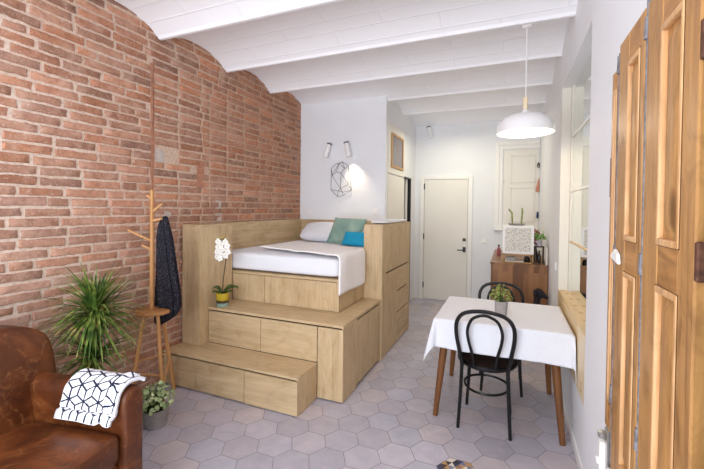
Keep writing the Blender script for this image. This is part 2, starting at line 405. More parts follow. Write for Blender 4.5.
# floor: hexagonal cement tiles
def floor():
    mb = MB(); bm = mb.bm; cols = []
    side = 0.1255; fl = side*math.sqrt(3); ox, oy = 2.153, 2.273
    gi = 0.0020
    pal = [srgb(190, 183, 190), srgb(185, 180, 189), srgb(196, 186, 189), srgb(187, 184, 195), srgb(193, 187, 196), srgb(179, 173, 182)]
    rr = random.Random(3)
    g = bm.faces.new([bm.verts.new(p) for p in ((-0.1, YF-0.2, -0.0015), (3.45, YF-0.2, -0.0015), (3.45, YB+0.1, -0.0015), (-0.1, YB+0.1, -0.0015))])
    cols.append((0, 0, 0, 1)); mats = [1]
    special = None
    for i in range(-13, 9):
        for j in range(-18, 20):
            cx = ox + i*1.5*side; cy = oy + j*fl + (fl/2 if i % 2 else 0)
            if not (-0.15 < cx < 3.4 and YF-0.1 < cy < YB+0.1): continue
            if abs(cx-2.53) < 0.09 and abs(cy-2.275) < 0.1: special = (cx, cy); continue
            c = rr.choice(pal); k = rr.uniform(0.93, 1.05); c = (c[0]*k, c[1]*k, c[2]*k, 1)
            r = side - gi
            vs = [bm.verts.new((cx + r*math.cos(R(60*q)), cy + r*math.sin(R(60*q)), 0)) for q in range(6)]
            bm.faces.new(vs); cols.append(c); mats.append(0)
    # one patterned tile: star of small coloured triangles
    cx, cy = special; r = side - gi; n = 3
    tri = [srgb(70, 72, 96), srgb(196, 152, 106), srgb(222, 212, 196), srgb(92, 66, 56), srgb(150, 120, 110), srgb(120, 132, 160), srgb(60, 54, 56)]
    for q in range(6):
        a = Vector((r*math.cos(R(60*q)), r*math.sin(R(60*q)), 0)); b = Vector((r*math.cos(R(60*q+60)), r*math.sin(R(60*q+60)), 0))
        P = lambda u, v: Vector((cx, cy, 0)) + a*(u/n) + b*(v/n)
        for u in range(n):
            for v in range(n-u):
                bm.faces.new([bm.verts.new(p) for p in (P(u, v), P(u+1, v), P(u, v+1))]); cols.append(tri[(u*3+v*2+q) % 3]); mats.append(0)
                if v < n-u-1:
                    bm.faces.new([bm.verts.new(p) for p in (P(u+1, v), P(u+1, v+1), P(u, v+1))]); cols.append(tri[3+(u+v*2+q) % 4]); mats.append(0)
    o = structure(mb, 'floor', 'tile', smooth=0, fix=False)
    o.data.materials.append(M['grout']); tone_attr(o.data, cols)
    for p, mi in zip(o.data.polygons, mats): p.material_index = mi
floor()

# ceiling: shallow vaults between beams
BE = [2.355-0.81*4, 2.355-0.81*3, 2.355-0.81*2, 2.355-0.81, 2.355, 3.176, 3.959, 4.80, 5.605, 6.42]
def vault_z(y):
    for a, b in zip(BE, BE[1:]):
        if a <= y <= b:
            t = (y-a)/(b-a); return ZC + 0.125*(1-abs(2*t-1)**2.3)
    return ZC
def ceiling():
    mb = MB(); ys = []
    for a, b in zip(BE, BE[1:]):
        ys += [a + (b-a)*k/16 for k in range(16)]
    ys += [BE[-1], 6.6]
    prof = [(y, vault_z(y)) for y in ys]
    poly = prof + [(6.6, 3.3), (BE[0], 3.3)]
    mb.prism(poly, 'X', -0.1, 3.5)
    structure(mb, 'ceiling', 'ceiling', smooth=25)
    for y in BE[1:-1]:
        b = MB(); b.prism([(y-0.013, ZC-0.003), (y+0.016, ZC-0.003), (y+0.04, ZC+0.02), (y-0.03, ZC+0.02)], 'X', 0.0, XR, 0.002)
        structure(b, 'ceiling_beam', 'beam')
ceiling()

# left wall of old bricks
def brick_wall():
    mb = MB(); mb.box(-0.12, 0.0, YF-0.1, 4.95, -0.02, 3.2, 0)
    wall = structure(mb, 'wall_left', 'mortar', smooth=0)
    mb = MB(); bm = mb.bm; cols = []; rr = random.Random(11)
    pal = [(178, 116, 84), (164, 106, 80), (170, 112, 84), (156, 106, 84), (150, 112, 94), (176, 128, 104), (182, 122, 90), (154, 112, 92), (166, 116, 94), (148, 110, 96), (182, 134, 110)]
    rh = 0.0665; z = 0.01; row = 0
    seams = [(2.285, 0.6, 2.78), (2.95, 1.5, 2.62), (3.205, 1.55, 2.75)]
    while z < 3.12:
        y = YF - rr.uniform(0, 0.3); cuts = sorted(s for s, a, b in seams if a < z < b)
        while y < 4.72:
            L = rr.choice([0.28, 0.285, 0.275, 0.29, 0.28, 0.14, 0.27])
            y1 = y + L
            for c in cuts:
                if y < c < y1: y1 = c
            if y1 - y > 0.05 and y1 > YF:
                ya, yb = y, min(y1 - rr.uniform(0.010, 0.018), 4.715)
                skip = (2.268 < (ya+yb)/2 < 2.30 and 0.6 < z < 2.78)
                if 2.77 < (ya+yb)/2 < 2.86 and 1.72 < z < 2.0: skip = True
                if 2.31 < (ya+yb)/2 < 2.42 and 1.93 < z < 2.06: skip = True
                if not skip:
                    h = rh - rr.uniform(0.010, 0.016); z0 = z + rr.uniform(-0.002, 0.002)
                    tilt = rr.uniform(-0.004, 0.004)
                    nu = max(4, int((yb-ya)/0.03)); nv = 4; prot = rr.uniform(0.004, 0.010)
                    V = []
                    for i in range(nu+1):
                        r_ = []
                        for j in range(nv+1):
                            u = i/nu; v = j/nv
                            yy = ya + (yb-ya)*u; zz = z0 + h*v + tilt*(u-0.5)
                            p = Vector((0, yy, zz)); edge = (i in (0, nu)) or (j in (0, nv))
                            nz = noise.noise(p*22); n2 = noise.noise(p*60 + Vector((3, 1, 7)))
                            if edge:
                                x = -0.003; yy += 0.008*noise.noise(p*40+Vector((9, 0, 0))); zz += 0.0075*noise.noise(p*32+Vector((0, 5, 0)))
                            else: x = prot + 0.005*nz + 0.003*n2
                            r_.append(bm.verts.new((x, yy, zz)))
                        V.append(r_)
                    # pull the second ring of vertices close to the rim for a crisp arris
                    for i in range(nu+1):
                        for j in (1, nv-1):
                            if 0 < i < nu:
                                e = V[i][0 if j == 1 else nv]; V[i][j].co.z = e.co.z + (V[i][j].co.z-e.co.z)*0.4
                    for j in range(1, nv):
                        for i, e in ((1, 0), (nu-1, nu)):
                            V[i][j].co.y = V[e][j].co.y + (V[i][j].co.y-V[e][j].co.y)*0.3
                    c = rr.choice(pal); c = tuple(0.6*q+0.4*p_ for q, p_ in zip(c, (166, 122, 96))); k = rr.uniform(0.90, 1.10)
                    pale_mix = max(0, min(0.55, 0.38*(2.6-ya)/2.6 + 0.25*(1.5-z)/1.5*(1 if ya < 2.3 else 0) + rr.uniform(-0.12, 0.16)))  # bricks get paler towards the near end and low down
                    col = [a*k*(1-pale_mix) + b*pale_mix for a, b in zip(c, (192, 162, 150))]
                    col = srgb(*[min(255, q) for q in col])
                    for i in range(nu):
                        for j in range(nv):
                            bm.faces.new((V[i][j], V[i+1][j], V[i+1][j+1], V[i][j+1])); cols.append(col)
            y = y1 + (0 if y1 in cuts else 0)
        z += rh; row += 1
    o = mb.build('brickwork', 'brick', wall, smooth=50, fix=False)
    for p in o.data.polygons: pass
    tone_attr(o.data, cols); o['kind'] = 'structure'
    # repaired chase and plaster patches
    def patch(name, y0, y1, z0, z1, mat, n=10):
        mb = MB(); rr2 = random.Random(int(y0*1000))
        pts = []
        for k in range(4*n):
            s_ = k / n
            if s_ < 1: p = (y0 + (y1-y0)*s_, z0)
            elif s_ < 2: p = (y1, z0 + (z1-z0)*(s_-1))
            elif s_ < 3: p = (y1 - (y1-y0)*(s_-2), z1)
            else: p = (y0, z1 - (z1-z0)*(s_-3))
            pts.append((p[0]+rr2.uniform(-.006, .006), p[1]+rr2.uniform(-.008, .008)))
        mb.prism(pts, 'X', -0.005, 0.007)
        o = mb.build(name, mat, wall, smooth=30); o['kind'] = 'structure'
    patch('mortar_chase', 2.27, 2.298, 0.75, 2.74, 'rust_patch', 24)
    patch('plaster_patch', 2.31, 2.40, 1.93, 2.03, 'plaster_patch', 6)
    patch('plaster_patch', 2.775, 2.86, 1.73, 1.99, 'rust_patch', 8)
    patch('plaster_patch', 2.40, 2.47, 1.45, 1.5, 'plaster_patch', 5)
    patch('plaster_patch', 3.02, 3.10, 1.40, 1.62, 'plaster_patch', 6)
brick_wall()

# partition behind the bed + closet block with face at x=1.262
PX = 1.28; PY = 4.72; CX = 1.262
mb = MB(); mb.box(0, PX, PY, PY+0.09, 0, 3.12, 0.001); structure(mb, 'wall_partition', 'white_wall')
mb = MB()
mb.box(1.16, CX, PY+0.09, 5.71, 0, 3.12, 0); mb.box(1.16, CX, 6.16, YB, 0, 3.12, 0); mb.box(1.16, CX, 5.71, 6.16, 2.05, 3.12, 0)
structure(mb, 'wall_closet', 'white_wall')
mb = MB(); mb.box(0.5, 1.159, 5.3, 5.34, 0, 2.4, 0); mb.box(0.5, 0.54, 5.34, YB, 0, 2.4, 0); mb.box(0.5, 1.16, 5.34, YB, 2.36, 2.4, 0)
structure(mb, 'wall_closet_inner', 'dark_in')
# sliding door edges seen in the closet opening
cd = thing('sliding_door', (1.1, 5.95, 0), 'grey sliding door panel standing part open in the dark closet opening by the entry', 'door')
mb = MB(); mb.box(1.17, 1.20, 5.86, 6.0, 0.0, 2.03, 0.002); mb.build('panel', 'grey_panel', cd, True)
mb = MB(); mb.box(1.21, 1.235, 5.99, 6.05, 0.0, 2.03, 0.002); mb.build('stile', 'white_paint', cd, True)
mb = MB(); mb.box(1.205, 1.27, 6.125, 6.16, 0, 2.05, 0.002); mb.box(1.2, 1.27, 5.71, 6.16, 2.03, 2.05, 0.002); structure(mb, 'trim_1', 'blackmetal')
# closet door + panel above + framed pane
cl = thing('closet_door', (1.27, 5.2, 0), 'tall flat white closet door beside the bed, left of the dark opening', 'door')
mb = MB(); mb.box(1.264, 1.28, 4.84, 5.68, 0.05, 2.005, 0.003); mb.build('panel', 'door_white', cl, True)
cl = thing('closet_hatch', (1.27, 5.2, 2.03), 'white high cupboard door with small wood-framed smoky pane, above the closet door', 'cupboard')
mb = MB(); mb.box(1.264, 1.28, 4.84, 5.68, 2.03, 2.72, 0.003); mb.build('panel', 'door_white', cl, True)
fr = MB()
fr.box(1.278, 1.298, 4.955, 4.99, 2.115, 2.59, 0.002); fr.box(1.278, 1.298, 5.52, 5.555, 2.115, 2.59, 0.002)
fr.box(1.278, 1.298, 4.99, 5.52, 2.115, 2.15, 0.002); fr.box(1.278, 1.298, 4.99, 5.52, 2.555, 2.59, 0.002)
fr.build('frame', 'frame_wood', cl, True)
mb = MB(); mb.box(1.276, 1.288, 4.985, 5.525, 2.145, 2.56, 0); mb.build('pane', 'cupboard_glass', cl, True)

# back wall with entry door and built-in shutter
mb = MB(); mb.box(1.0, 3.45, YB, YB+0.1, 0, 3.2, 0); structure(mb, 'wall_back', 'white_wall')
d = bpy.data.objects.new('door_1', None); COL.objects.link(d); d.location = (1.79, YB, 0); d['kind'] = 'structure'
fr = MB(); fr.box(1.36, 1.432, YB-0.03, YB, 0, 2.11, 0.004); fr.box(2.155, 2.225, YB-0.03, YB, 0, 2.11, 0.004); fr.box(1.432, 2.155, YB-0.03, YB, 2.045, 2.11, 0.004)
structure(fr, 'door_frame', 'white_paint', d)
mb = MB(); mb.box(1.438, 2.149, YB-0.022, YB, 0.012, 2.04, 0.003); structure(mb, 'door_leaf', 'door_white', d)
for z in (0.25, 1.08, 1.93):
    mb = MB(); mb.box(1.425, 1.441, YB-0.036, YB-0.02, z-0.05, z+0.05, 0.002); structure(mb, 'door_hinge', 'blackmetal', d)
mb = MB(); mb.box(2.078, 2.128, YB-0.032, YB-0.02, 1.02, 1.07, 0.002); structure(mb, 'door_lock', 'blackmetal', d)
mb = MB(); mb.box(2.080, 2.128, YB-0.032, YB-0.02, 0.84, 0.925, 0.002); mb.tube([(2.10, YB-0.03, 0.875), (2.10, YB-0.07, 0.875), (2.0, YB-0.07, 0.875)], 0.009, 8)
structure(mb, 'door_handle', 'blackmetal', d)
# built-in white shutter over the sideboard
d = bpy.data.objects.new('window_2', None); COL.objects.link(d); d.location = (2.95, YB, 1.3); d['kind'] = 'structure'
fr = MB()
fr.box(2.56, 2.625, YB-0.03, YB, 1.22, 2.63, 0.004); fr.box(2.625, 3.2, YB-0.03, YB, 2.565, 2.63, 0.004); fr.box(2.56, 3.2, YB-0.05, YB, 1.22, 1.28, 0.004)
fr.box(2.625, 2.675, YB-0.02, YB, 1.28, 2.565, 0.003); fr.box(2.675, 3.2, YB-0.02, YB, 2.5, 2.565, 0.003)
structure(fr, 'window_frame', 'white_paint', d)
lf = MB(); lf.box(2.69, 3.19, YB-0.012, YB, 1.29, 2.49, 0.003)
for z0, z1 in ((1.97, 2.40), (1.36, 1.90)):
    for (a, b, c, e) in ((2.79, 3.14, z0, z0+0.016), (2.79, 3.14, z1-0.016, z1), (2.79, 2.806, z0, z1), (3.124, 3.14, z0, z1)):
        lf.box(a, b, YB-0.022, YB-0.011, c, e, 0.003)
structure(lf, 'window_shutter', 'door_white', d)
mb = MB(); mb.lathe([(0, 0), (0.012, 0.002), (0.014, 0.015), (0, 0.022)], (2.685, YB-0.03, 2.0), 12); structure(mb, 'window_knob', 'white_paint', d)

# right wall: opening y 2.53..3.86, z 0.405..2.64
WY0, WY1, WZ0, WZ1 = 2.445, 3.86, 0.41, 2.64
mb = MB()
mb.box(XR, XR+0.16, YF, WY0, 0, 3.15, 0); mb.box(XR, XR+0.16, WY1, YB, 0, 3.15, 0)
mb.box(XR, XR+0.16, WY0, WY1, 0, WZ0, 0); mb.box(XR, XR+0.16, WY0, WY1, WZ1, 3.15, 0)
mb.box(XR-0.015, XR+0.001, YF, WY0, 0, 3.15, 0)
structure(mb, 'wall_right', 'white_wall')
d = bpy.data.objects.new('window_1', None); COL.objects.link(d); d.location = (XR, 3.2, WZ0); d['kind'] = 'structure'
mb = MB(); mb.box(XR+0.082, XR+0.10, WY0, WY1, 0.80, WZ1, 0); structure(mb, 'window_pane', 'mirror', d)
mb = MB(); mb.box(XR-0.002, XR+0.12, WY0, WY1, WZ0, 0.832, 0.003); structure(mb, 'window_sill', 'pine', d)
mb = MB(); mb.box(XR-0.004, XR-0.001, WY0, 2.78, WZ0+0.01, 0.815, 0.001); structure(mb, 'window_board', 'pine_v', d)
for y in (3.72, 3.5, 3.27, 3.05, 2.85, 2.68):
    mb = MB(); mb.lathe([(0, 0.0012), (0.016, 0.0012), (0.019, 0)], (XR+0.055, y, 0.832), 14); structure(mb, 'window_knot', 'knot', d)
for z in (0.5, 0.455):
    mb = MB(); mb.box(XR-0.0045, XR-0.0035, 2.60, 2.625, z, z+0.02, 0); structure(mb, 'window_knot', 'knot', d)
for z in (1.275, 1.715, 2.19):
    mb = MB(); mb.box(XR+0.072, XR+0.0835, WY0, WY1, z-0.008, z+0.008, 0.002); structure(mb, 'window_muntin', 'white_paint' if z > 1.5 else 'pine', d)
fr = MB(); fr.box(XR-0.003, XR+0.082, WY1-0.012, WY1, 0.832, WZ1, 0.002); fr.box(XR+0.070, XR+0.0825, WY1-0.07, WY1-0.011, 0.832, WZ1, 0.002); structure(fr, 'window_jamb', 'jamb', d)
# skirting
mb = MB(); mb.box(XR-0.012, XR, WY0, 4.77, 0, 0.065, 0.003); mb.box(XR-0.027, XR-0.014, 1.75, WY0, 0, 0.065, 0.003); structure(mb, 'baseboard_right', 'white_paint')
mb = MB(); mb.box(CX, 1.36, YB-0.012, YB, 0, 0.06, 0.002); mb.box(2.225, 2.58, YB-0.012, YB, 0, 0.06, 0.002); structure(mb, 'baseboard_back', 'white_paint')
# front wall behind the camera with a wide balcony opening
mb = MB()
mb.box(-0.1, 0.2, YF-0.15, YF, 0, 3.2, 0); mb.box(2.9, XR+0.15, YF-0.15, YF, 0, 3.2, 0); mb.box(0.2, 2.9, YF-0.15, YF, 2.72, 3.2, 0)
structure(mb, 'wall_front', 'white_wall')
# dark door casing next to the shutters, right edge of the picture
mb = MB(); mb.box(3.12, XR, 0.72, 0.87, 0, 2.5, 0.004); mb.box(3.17, XR, 0.87, 0.948, 0, 2.5, 0.003); structure(mb, 'trim_2', 'gap')

# switches
def switch(name, lab, loc, axis, cat='light switch'):
    t = thing(name, loc, lab, cat)
    a = MB(); b = MB()
    if axis == 'Y': a.box(-0.04, 0.04, -0.009, 0, -0.04, 0.04, 0.003); b.box(-0.026, 0.026, -0.013, -0.007, -0.028, 0.028, 0.002)
    else: a.box(-0.009, 0, -0.04, 0.04, -0.04, 0.04, 0.003); b.box(-0.013, -0.007, -0.026, 0.026, -0.028, 0.028, 0.002)
    a.build('plate', 'white_paint', t); b.build('rocker', 'lamp_white', t)
switch('light_switch', 'square white switch on the white wall at the left above the bed', (0.142, PY, 1.485), 'Y')
switch('light_switch', 'square white switch on the white wall above the green cushion', (1.149, PY, 1.5), 'Y')
switch('light_switch', 'white switch on the back wall between the entry door and the sideboard', (2.41, YB, 1.037), 'Y')
switch('light_switch', 'white switch low on the right wall beyond the window', (XR, 4.074, 1.016), 'X')

# ------------------------------------------------------------------ shutters (old pine leaves)
def shutters():
    T = thing('wooden_shutter', (3.13, 1.32, 0.0), 'tall old stripped pine folding shutter with moulded panels against the right wall', 'shutter')
    XF = 3.13; XB = 3.165
    def leaf(y0, y1, z0, z1, pans, sw0, sw1, xo=0.0):
        f = MB(); xf, xb = XF+xo, XB+xo
        f.box(xf, xb, y0, y0+sw0, z0, z1, 0.004); f.box(xf, xb, y1-sw1, y1, z0, z1, 0.004)
        zs = [z0] + [q for p in pans for q in p] + [z1]
        L = f.build('leaf_frame', 'shutter', T, True)
        for a, b in zip(zs[0::2], zs[1::2]):
            g = MB(); g.box(xf+0.0008, xb, y0+sw0-0.001, y1-sw1+0.001, a, b, 0.003); g.build('rail', 'shutter_x', L, True)
        for a, b in pans:
            p = MB(); p.box(xf+0.010, xb-0.004, y0+sw0-0.002, y1-sw1+0.002, a-0.002, b+0.002, 0)
            # raised field with sloping margins
            ya, yb = y0+sw0, y1-sw1; mg = min(0.04, (yb-ya)*0.24)
            t = bmesh.new()
            o_ = [(ya+mg*0.55, a+mg*0.8), (yb-mg*0.55, a+mg*0.8), (yb-mg*0.55, b-mg*0.8), (ya+mg*0.55, b-mg*0.8)]
            i_ = [(ya+mg, a+mg*1.6), (yb-mg, a+mg*1.6), (yb-mg, b-mg*1.6), (ya+mg, b-mg*1.6)]
            O = [t.verts.new((xf+0.0098, u, v)) for u, v in o_]; I = [t.verts.new((xf+0.003, u, v)) for u, v in i_]
            for k in range(4): t.faces.new((O[k], O[(k+1) % 4], I[(k+1) % 4], I[k]))
            t.faces.new(I); p.merge(t)
            p.build('panel', 'shutter', L, True)
            gv = MB(); e = 0.0105
            for (u0, u1, w0, w1) in ((ya-e, ya-e+0.003, a-e, b+e), (yb+e-0.003, yb+e, a-e, b+e), (ya-e, yb+e, a-e, a-e+0.003), (ya-e, yb+e, b+e-0.003, b+e)):
                gv.box(xf-0.0004, xf+0.004, u0, u1, w0, w1, 0)
            gv.build('groove', 'gap', L, True)
            m_ = MB(); r = 0.007
            m_.box(xf-0.0035, xf+0.012, ya-0.006, ya+0.006, a-0.01, b+0.01, 0.005, seg=2); m_.box(xf-0.0035, xf+0.012, yb-0.006, yb+0.006, a-0.01, b+0.01, 0.005, seg=2)
            m_.box(xf-0.0035, xf+0.012, ya, yb, a-0.010, a+0.008, 0.005, seg=2); m_.box(xf-0.0035, xf+0.012, ya, yb, b-0.008, b+0.010, 0.005, seg=2)
            m_.build('moulding', 'moulding', L, True)
        return L
    L3 = leaf(0.962, 1.285, 0.02, 2.125, [(0.22, 1.355), (1.475, 2.005)], 0.085, 0.115)
    L2 = leaf(1.305, 1.575, 0.02, 2.125, [(0.72, 1.345), (1.465, 2.02)], 0.045, 0.115)
    # small low panel of the middle leaf
    L1 = leaf(1.592, 1.69, 0.74, 2.06, [(0.86, 1.98)], 0.03, 0.035, 0.004)
    for y, z0, z1 in ((1.295, 0.02, 2.5), (1.584, 0.65, 2.10)):
        r = MB(); r.tube([(XF+0.006, y, z0), (XF+0.006, y, z1)], 0.0065, 10)
        for z in (0.9, 1.40, 2.06): r.tube([(XF+0.003, y, z-0.03), (XF+0.005, y, z+0.03)], 0.0095, 10)
        r.build('hinge_rod', 'steel', T, True)
    for z in (1.41, 1.85):
        h = MB(); h.box(XF-0.002, XF+0.012, 0.945, 0.961, z, z+0.08, 0.003)
        h.build('hinge', 'rust', T, True)
    h = MB(); h.prism([(1.49, 1.372), (1.50, 1.405), (1.535, 1.42), (1.585, 1.395), (1.59, 1.385)], 'X', XF-0.012, XF-0.002, 0.002); h.build('latch', 'white_paint', T, True)
    h = MB(); h.box(XF-0.004, XF+0.01, 1.60, 1.65, 0.62, 0.75, 0.004); h.lathe([(0, 0), (0.016, 0.003), (0.018, 0.02), (0, 0.03)], (XF-0.012, 1.635, 0.71), 14)
    h.build('bolt_bracket', 'chrome', T, True)
    h = MB(); h.lathe([(0, 0), (0.014, 0.003), (0.016, 0.02), (0, 0.028)], (XF-0.014, 1.655, 0.60), 14); h.box(XF-0.02, XF+0.004, 1.635, 1.665, 0.58, 0.69, 0.006)
    h.build('catch', 'white_paint', T, True)
    h = MB(); h.box(XF+0.004, XF+0.02, 1.69, 1.698, 1.6, 1.75, 0.002); h.build('hinge_plate', 'rust', T, True)
shutters()

# ------------------------------------------------------------------ platform bed and its storage units
def fronts(T, items, axis, plane, mat, thick=0.016, name='drawer', label=None):
    """drawer/door fronts standing in front of a body. items (a0,a1,z0,z1)"""
    for a0, a1, z0, z1 in items:
        mb = MB()
        if axis == 'Y': mb.box(a0, a1, plane, plane+thick, z0, z1, 0.0015)
        else: mb.box(plane-thick, plane, a0, a1, z0, z1, 0.0015)
        mb.build(name, mat, T, True)
# lower step
T = thing('storage_step', (0.7, 2.53, 0), 'low oak step with three drawer fronts, bottom one in front of the bed', 'step')
mb = MB(); mb.box(0.022, 1.366, 2.403, 2.686, 0.012, 0.274, 0.001); mb.build('body', 'gap', T, True)
mb = MB(); mb.box(1.350, 1.369, 2.402, 2.687, 0.004, 0.276, 0.001); mb.build('side_panel', 'oak_v', T, True)
mb = MB(); mb.box(0.020, 1.371, 2.379, 2.688, 0.276, 0.296, 0.002); mb.build('tread', 'oak_x', T, True)
fronts(T, [(0.022, 0.388, 0.012, 0.262), (0.393, 0.884, 0.012, 0.262), (0.889, 1.368, 0.008, 0.262)], 'Y', 2.383, 'oak_x')
# upper step, L shaped round the bed
T = thing('storage_step', (0.9, 3.0, 0), 'upper L-shaped oak step with drawers and corner cabinet, in front of the mattress base', 'step')
mb = MB(); mb.box(0.237, 1.58, 2.712, 3.015, 0.025, 0.598, 0.001); mb.box(1.41, 1.568, 3.015, 3.622, 0.025, 0.585, 0.001); mb.build('body', 'gap', T, True)
mb = MB()
mb.prism([(0.233, 2.687), (1.598, 2.687), (1.598, 3.622), (1.407, 3.622), (1.407, 3.017), (0.233, 3.017)], 'Z', 0.600, 0.622, 0.0015); mb.build('tread', 'oak_x', T, True)
fronts(T, [(0.237, 0.812, 0.298, 0.586), (0.817, 1.364, 0.298, 0.586)], 'Y', 2.691, 'oak_x')
fronts(T, [(1.371, 1.596, 0.012, 0.586)], 'Y', 2.691, 'oak_v', name='cabinet_door')
mb = MB(); mb.box(1.577, 1.596, 2.7085, 2.985, 0.004, 0.598, 0.001); mb.build('side_panel', 'oak_v', T, True)
fronts(T, [(2.990, 3.590, 0.028, 0.582)], 'X', 1.596, 'oak_v', name='cabinet_door')
mb = MB(); mb.box(1.55, 1.575, 2.985, 3.60, 0, 0.027, 0.001); mb.build('kick_board', 'gap', T, True)
mb = MB(); mb.box(1.577, 1.596, 3.593, 3.622, 0, 0.598, 0.001); mb.build('end_panel', 'oak_v', T, True)
# bed base, left post, side and head panels
T = thing('platform_bed', (0.7, 3.9, 0), 'raised oak platform bed with tall panels along the brick and at the head', 'bed')
mb = MB(); mb.box(0.046, 1.385, 3.04, 4.675, 0, 0.888, 0.001); mb.build('base', 'oak_v', T, True)
mb = MB(); mb.box(0.233, 1.404, 3.017, 4.675, 0.890, 0.911, 0.0015); mb.box(0.046, 0.235, 3.03, 4.675, 0.890, 0.911, 0.001); mb.build('deck', 'oak_x', T, True)
fronts(T, [(0.235, 0.612, 0.624, 0.884), (0.617, 1.384, 0.624, 0.884)], 'Y', 3.021, 'oak_v')
mb = MB(); mb.box(1.386, 1.404, 3.021, 3.624, 0.622, 0.8885, 0.001); mb.build('side_panel', 'oak_v', T, True)
mb = MB(); mb.box(0.022, 0.044, 3.016, 4.715, 0.0, 1.382, 0.002); mb.build('wall_panel', 'oak_y', T, True)
mb = MB(); mb.box(0.043, 1.40, 4.685, 4.715, 0.9, 1.382, 0.002); mb.build('headboard', 'oak_x', T, True)
P_ = thing('corner_cabinet', (0.125, 2.8, 0.0), 'plain tall oak box post between the brick wall and the steps, beside the orchid', 'cabinet')
mb = MB(); mb.box(0.022, 0.231, 2.586, 3.014, 0.297, 1.364, 0.001); mb.build('body', 'oak_v', P_, True)
mb = MB(); mb.box(0.021, 0.232, 2.585, 3.0145, 1.3645, 1.382, 0.0015); mb.build('top_panel', 'oak_y', P_, True)
mb = MB(); mb.box(0.022, 0.231, 2.690, 3.014, 0.0, 0.2965, 0.001); mb.build('base', 'oak_v', P_, True)
# tall cabinet
T = thing('tall_cabinet', (1.5, 4.19, 0), 'tall oak cabinet at the right of the bed, door and drawers facing the hall', 'cabinet')
mb = MB(); mb.box(1.408, 1.588, 3.644, 4.757, 0.0, 1.36, 0.001); mb.build('body', 'oak_v', T, True)
mb = MB(); mb.box(1.406, 1.589, 3.626, 3.644, 0.622, 1.380, 0.001); mb.box(1.589, 1.605, 3.626, 3.644, 0.0, 1.38, 0.001); mb.build('front_panel', 'oak_v', T, True)
mb = MB(); mb.box(1.406, 1.607, 3.645, 4.757, 1.362, 1.382, 0.001); mb.build('top_panel', 'oak_y', T, True)
mb = MB(); mb.box(1.589, 1.607, 3.645, 4.757, 0.880, 1.361, 0.001); mb.box(1.589, 1.607, 3.645, 3.76, 0.0, 0.879, 0.0); mb.box(1.589, 1.607, 4.69, 4.757, 0.0, 0.879, 0.0); mb.build('side_panel', 'oak_v', T, True)
mb = MB(); mb.box(1.5881, 1.5895, 3.76, 4.69, 0.0, 0.88, 0); mb.build('recess', 'gap', T, True)
fronts(T, [(3.764, 4.178, 0.014, 0.862)], 'X', 1.607, 'oak_v', name='cabinet_door')
fronts(T, [(4.184, 4.686, 0.610, 0.862), (4.184, 4.686, 0.362, 0.594), (4.184, 4.686, 0.014, 0.344)], 'X', 1.607, 'oak_y')

# mattress
def wrinkle(p, amp, sc=6, off=0):
    return amp*(noise.noise(Vector((p.x*sc+off, p.y*sc, p.z*sc))) + 0.5*noise.noise(Vector((p.x*sc*2.3, p.y*sc*2.3+off, p.z*sc*2.3))))
mb = MB()
def mf(p):
    q = p.copy(); k = wrinkle(p, 0.006, 7); q.z += k if p.z > 0 else 0
    q.y += wrinkle(p, 0.004, 9, 3) if abs(p.y) > 0.7 else 0
    return q
mb.superq((0.725, 3.855, 1.008), (0.672, 0.825, 0.094), 0.22, 0.10, 90, 30, mf)
o = place(mb.build('mattress', 'sheet')); tag(o, 'thick mattress in a white fitted sheet on the oak platform', 'mattress')
# quilt folded back over the bed and hanging down at the right
mb = MB()
def qf(u, v):
    # u along x from left to the hanging hem, v across y
    total = 1.03 + 0.36; s = u*total
    y0 = 3.27 - 0.30*min(1, s/1.03); y1 = 4.0 - 0.415*min(1, s/1.03)
    ys = y0 + (y1-y0)*v
    if s < 1.03: x = 0.375 + s; z = 1.112 + 0.012*math.sin(min(1, s/0.05)*PI/2)
    else:
        t = s - 1.03; rr = 0.035; arc = rr*PI/2
        if t < arc: a = t/rr; x = 1.405 + rr*math.sin(a)*0.55; z = 1.124 - rr*(1-math.cos(a))
        else: x = 1.424 + 0.006*math.sin(v*9) ; z = 1.124 - rr - (t-arc)
    p = Vector((x, ys, z)); d = 0.007*noise.noise(p*6) + 0.003*noise.noise(p*17)
    return (x + (max(0, d) if s > 1.07 else 0), ys + 0.008*noise.noise(Vector((s*5, v*2, 2))), z + (d if s < 1.0 else 0.006*math.sin(v*7)) + 0.004)
mb.grid(60, 34, qf)
o = mb.build('quilt', 'quilt', smooth=80); so = o.modifiers.new('s', 'SOLIDIFY'); so.thickness = 0.014; so.offset = 1
place(o); tag(o, 'cream quilt spread over the bed and hanging down its right side', 'quilt')

def pillow(name, mat, c, w, h, t, rot, label, cat, seed=0, pinch=0.18, rnd=0.0):
    mb = MB()
    def f(a, b, sgn):
        u = 2*a-1; v = 2*b-1
        k = max(0.0, (1-abs(u)**2.6)*(1-abs(v)**2.6))**0.5
        rc = 1 - rnd*(u*u*v*v)**1.5; cu = (1 - pinch*(1-abs(v)**1.5)*0.35*abs(u)**6)*rc; cv = (1 - pinch*(1-abs(u)**1.5)*0.35*abs(v)**6)*rc
        n_ = noise.noise(Vector((u*2.2+seed, v*2.2, seed)))*0.16
        return Vector((u*w/2*cu, sgn*t/2*k*(1+n_), v*h/2*cv))
    n = 26
    mb.grid(n, n, lambda a, b: f(a, b, 1)); mb.grid(n, n, lambda a, b: f(a, b, -1))
    bmesh.ops.remove_doubles(mb.bm, verts=mb.bm.verts, dist=1e-4)
    o = mb.build(name, mat, smooth=80)
    o.data.transform(Matrix.Rotation(rot[2], 4, 'Z') @ Matrix.Rotation(rot[0], 4, 'X') @ Matrix.Rotation(rot[1], 4, 'Y'))
    zmin = min(v.co.z for v in o.data.vertices); o.data.transform(Matrix.Translation((0, 0, -zmin)))
    o.location = c; tag(o, label, cat); return o
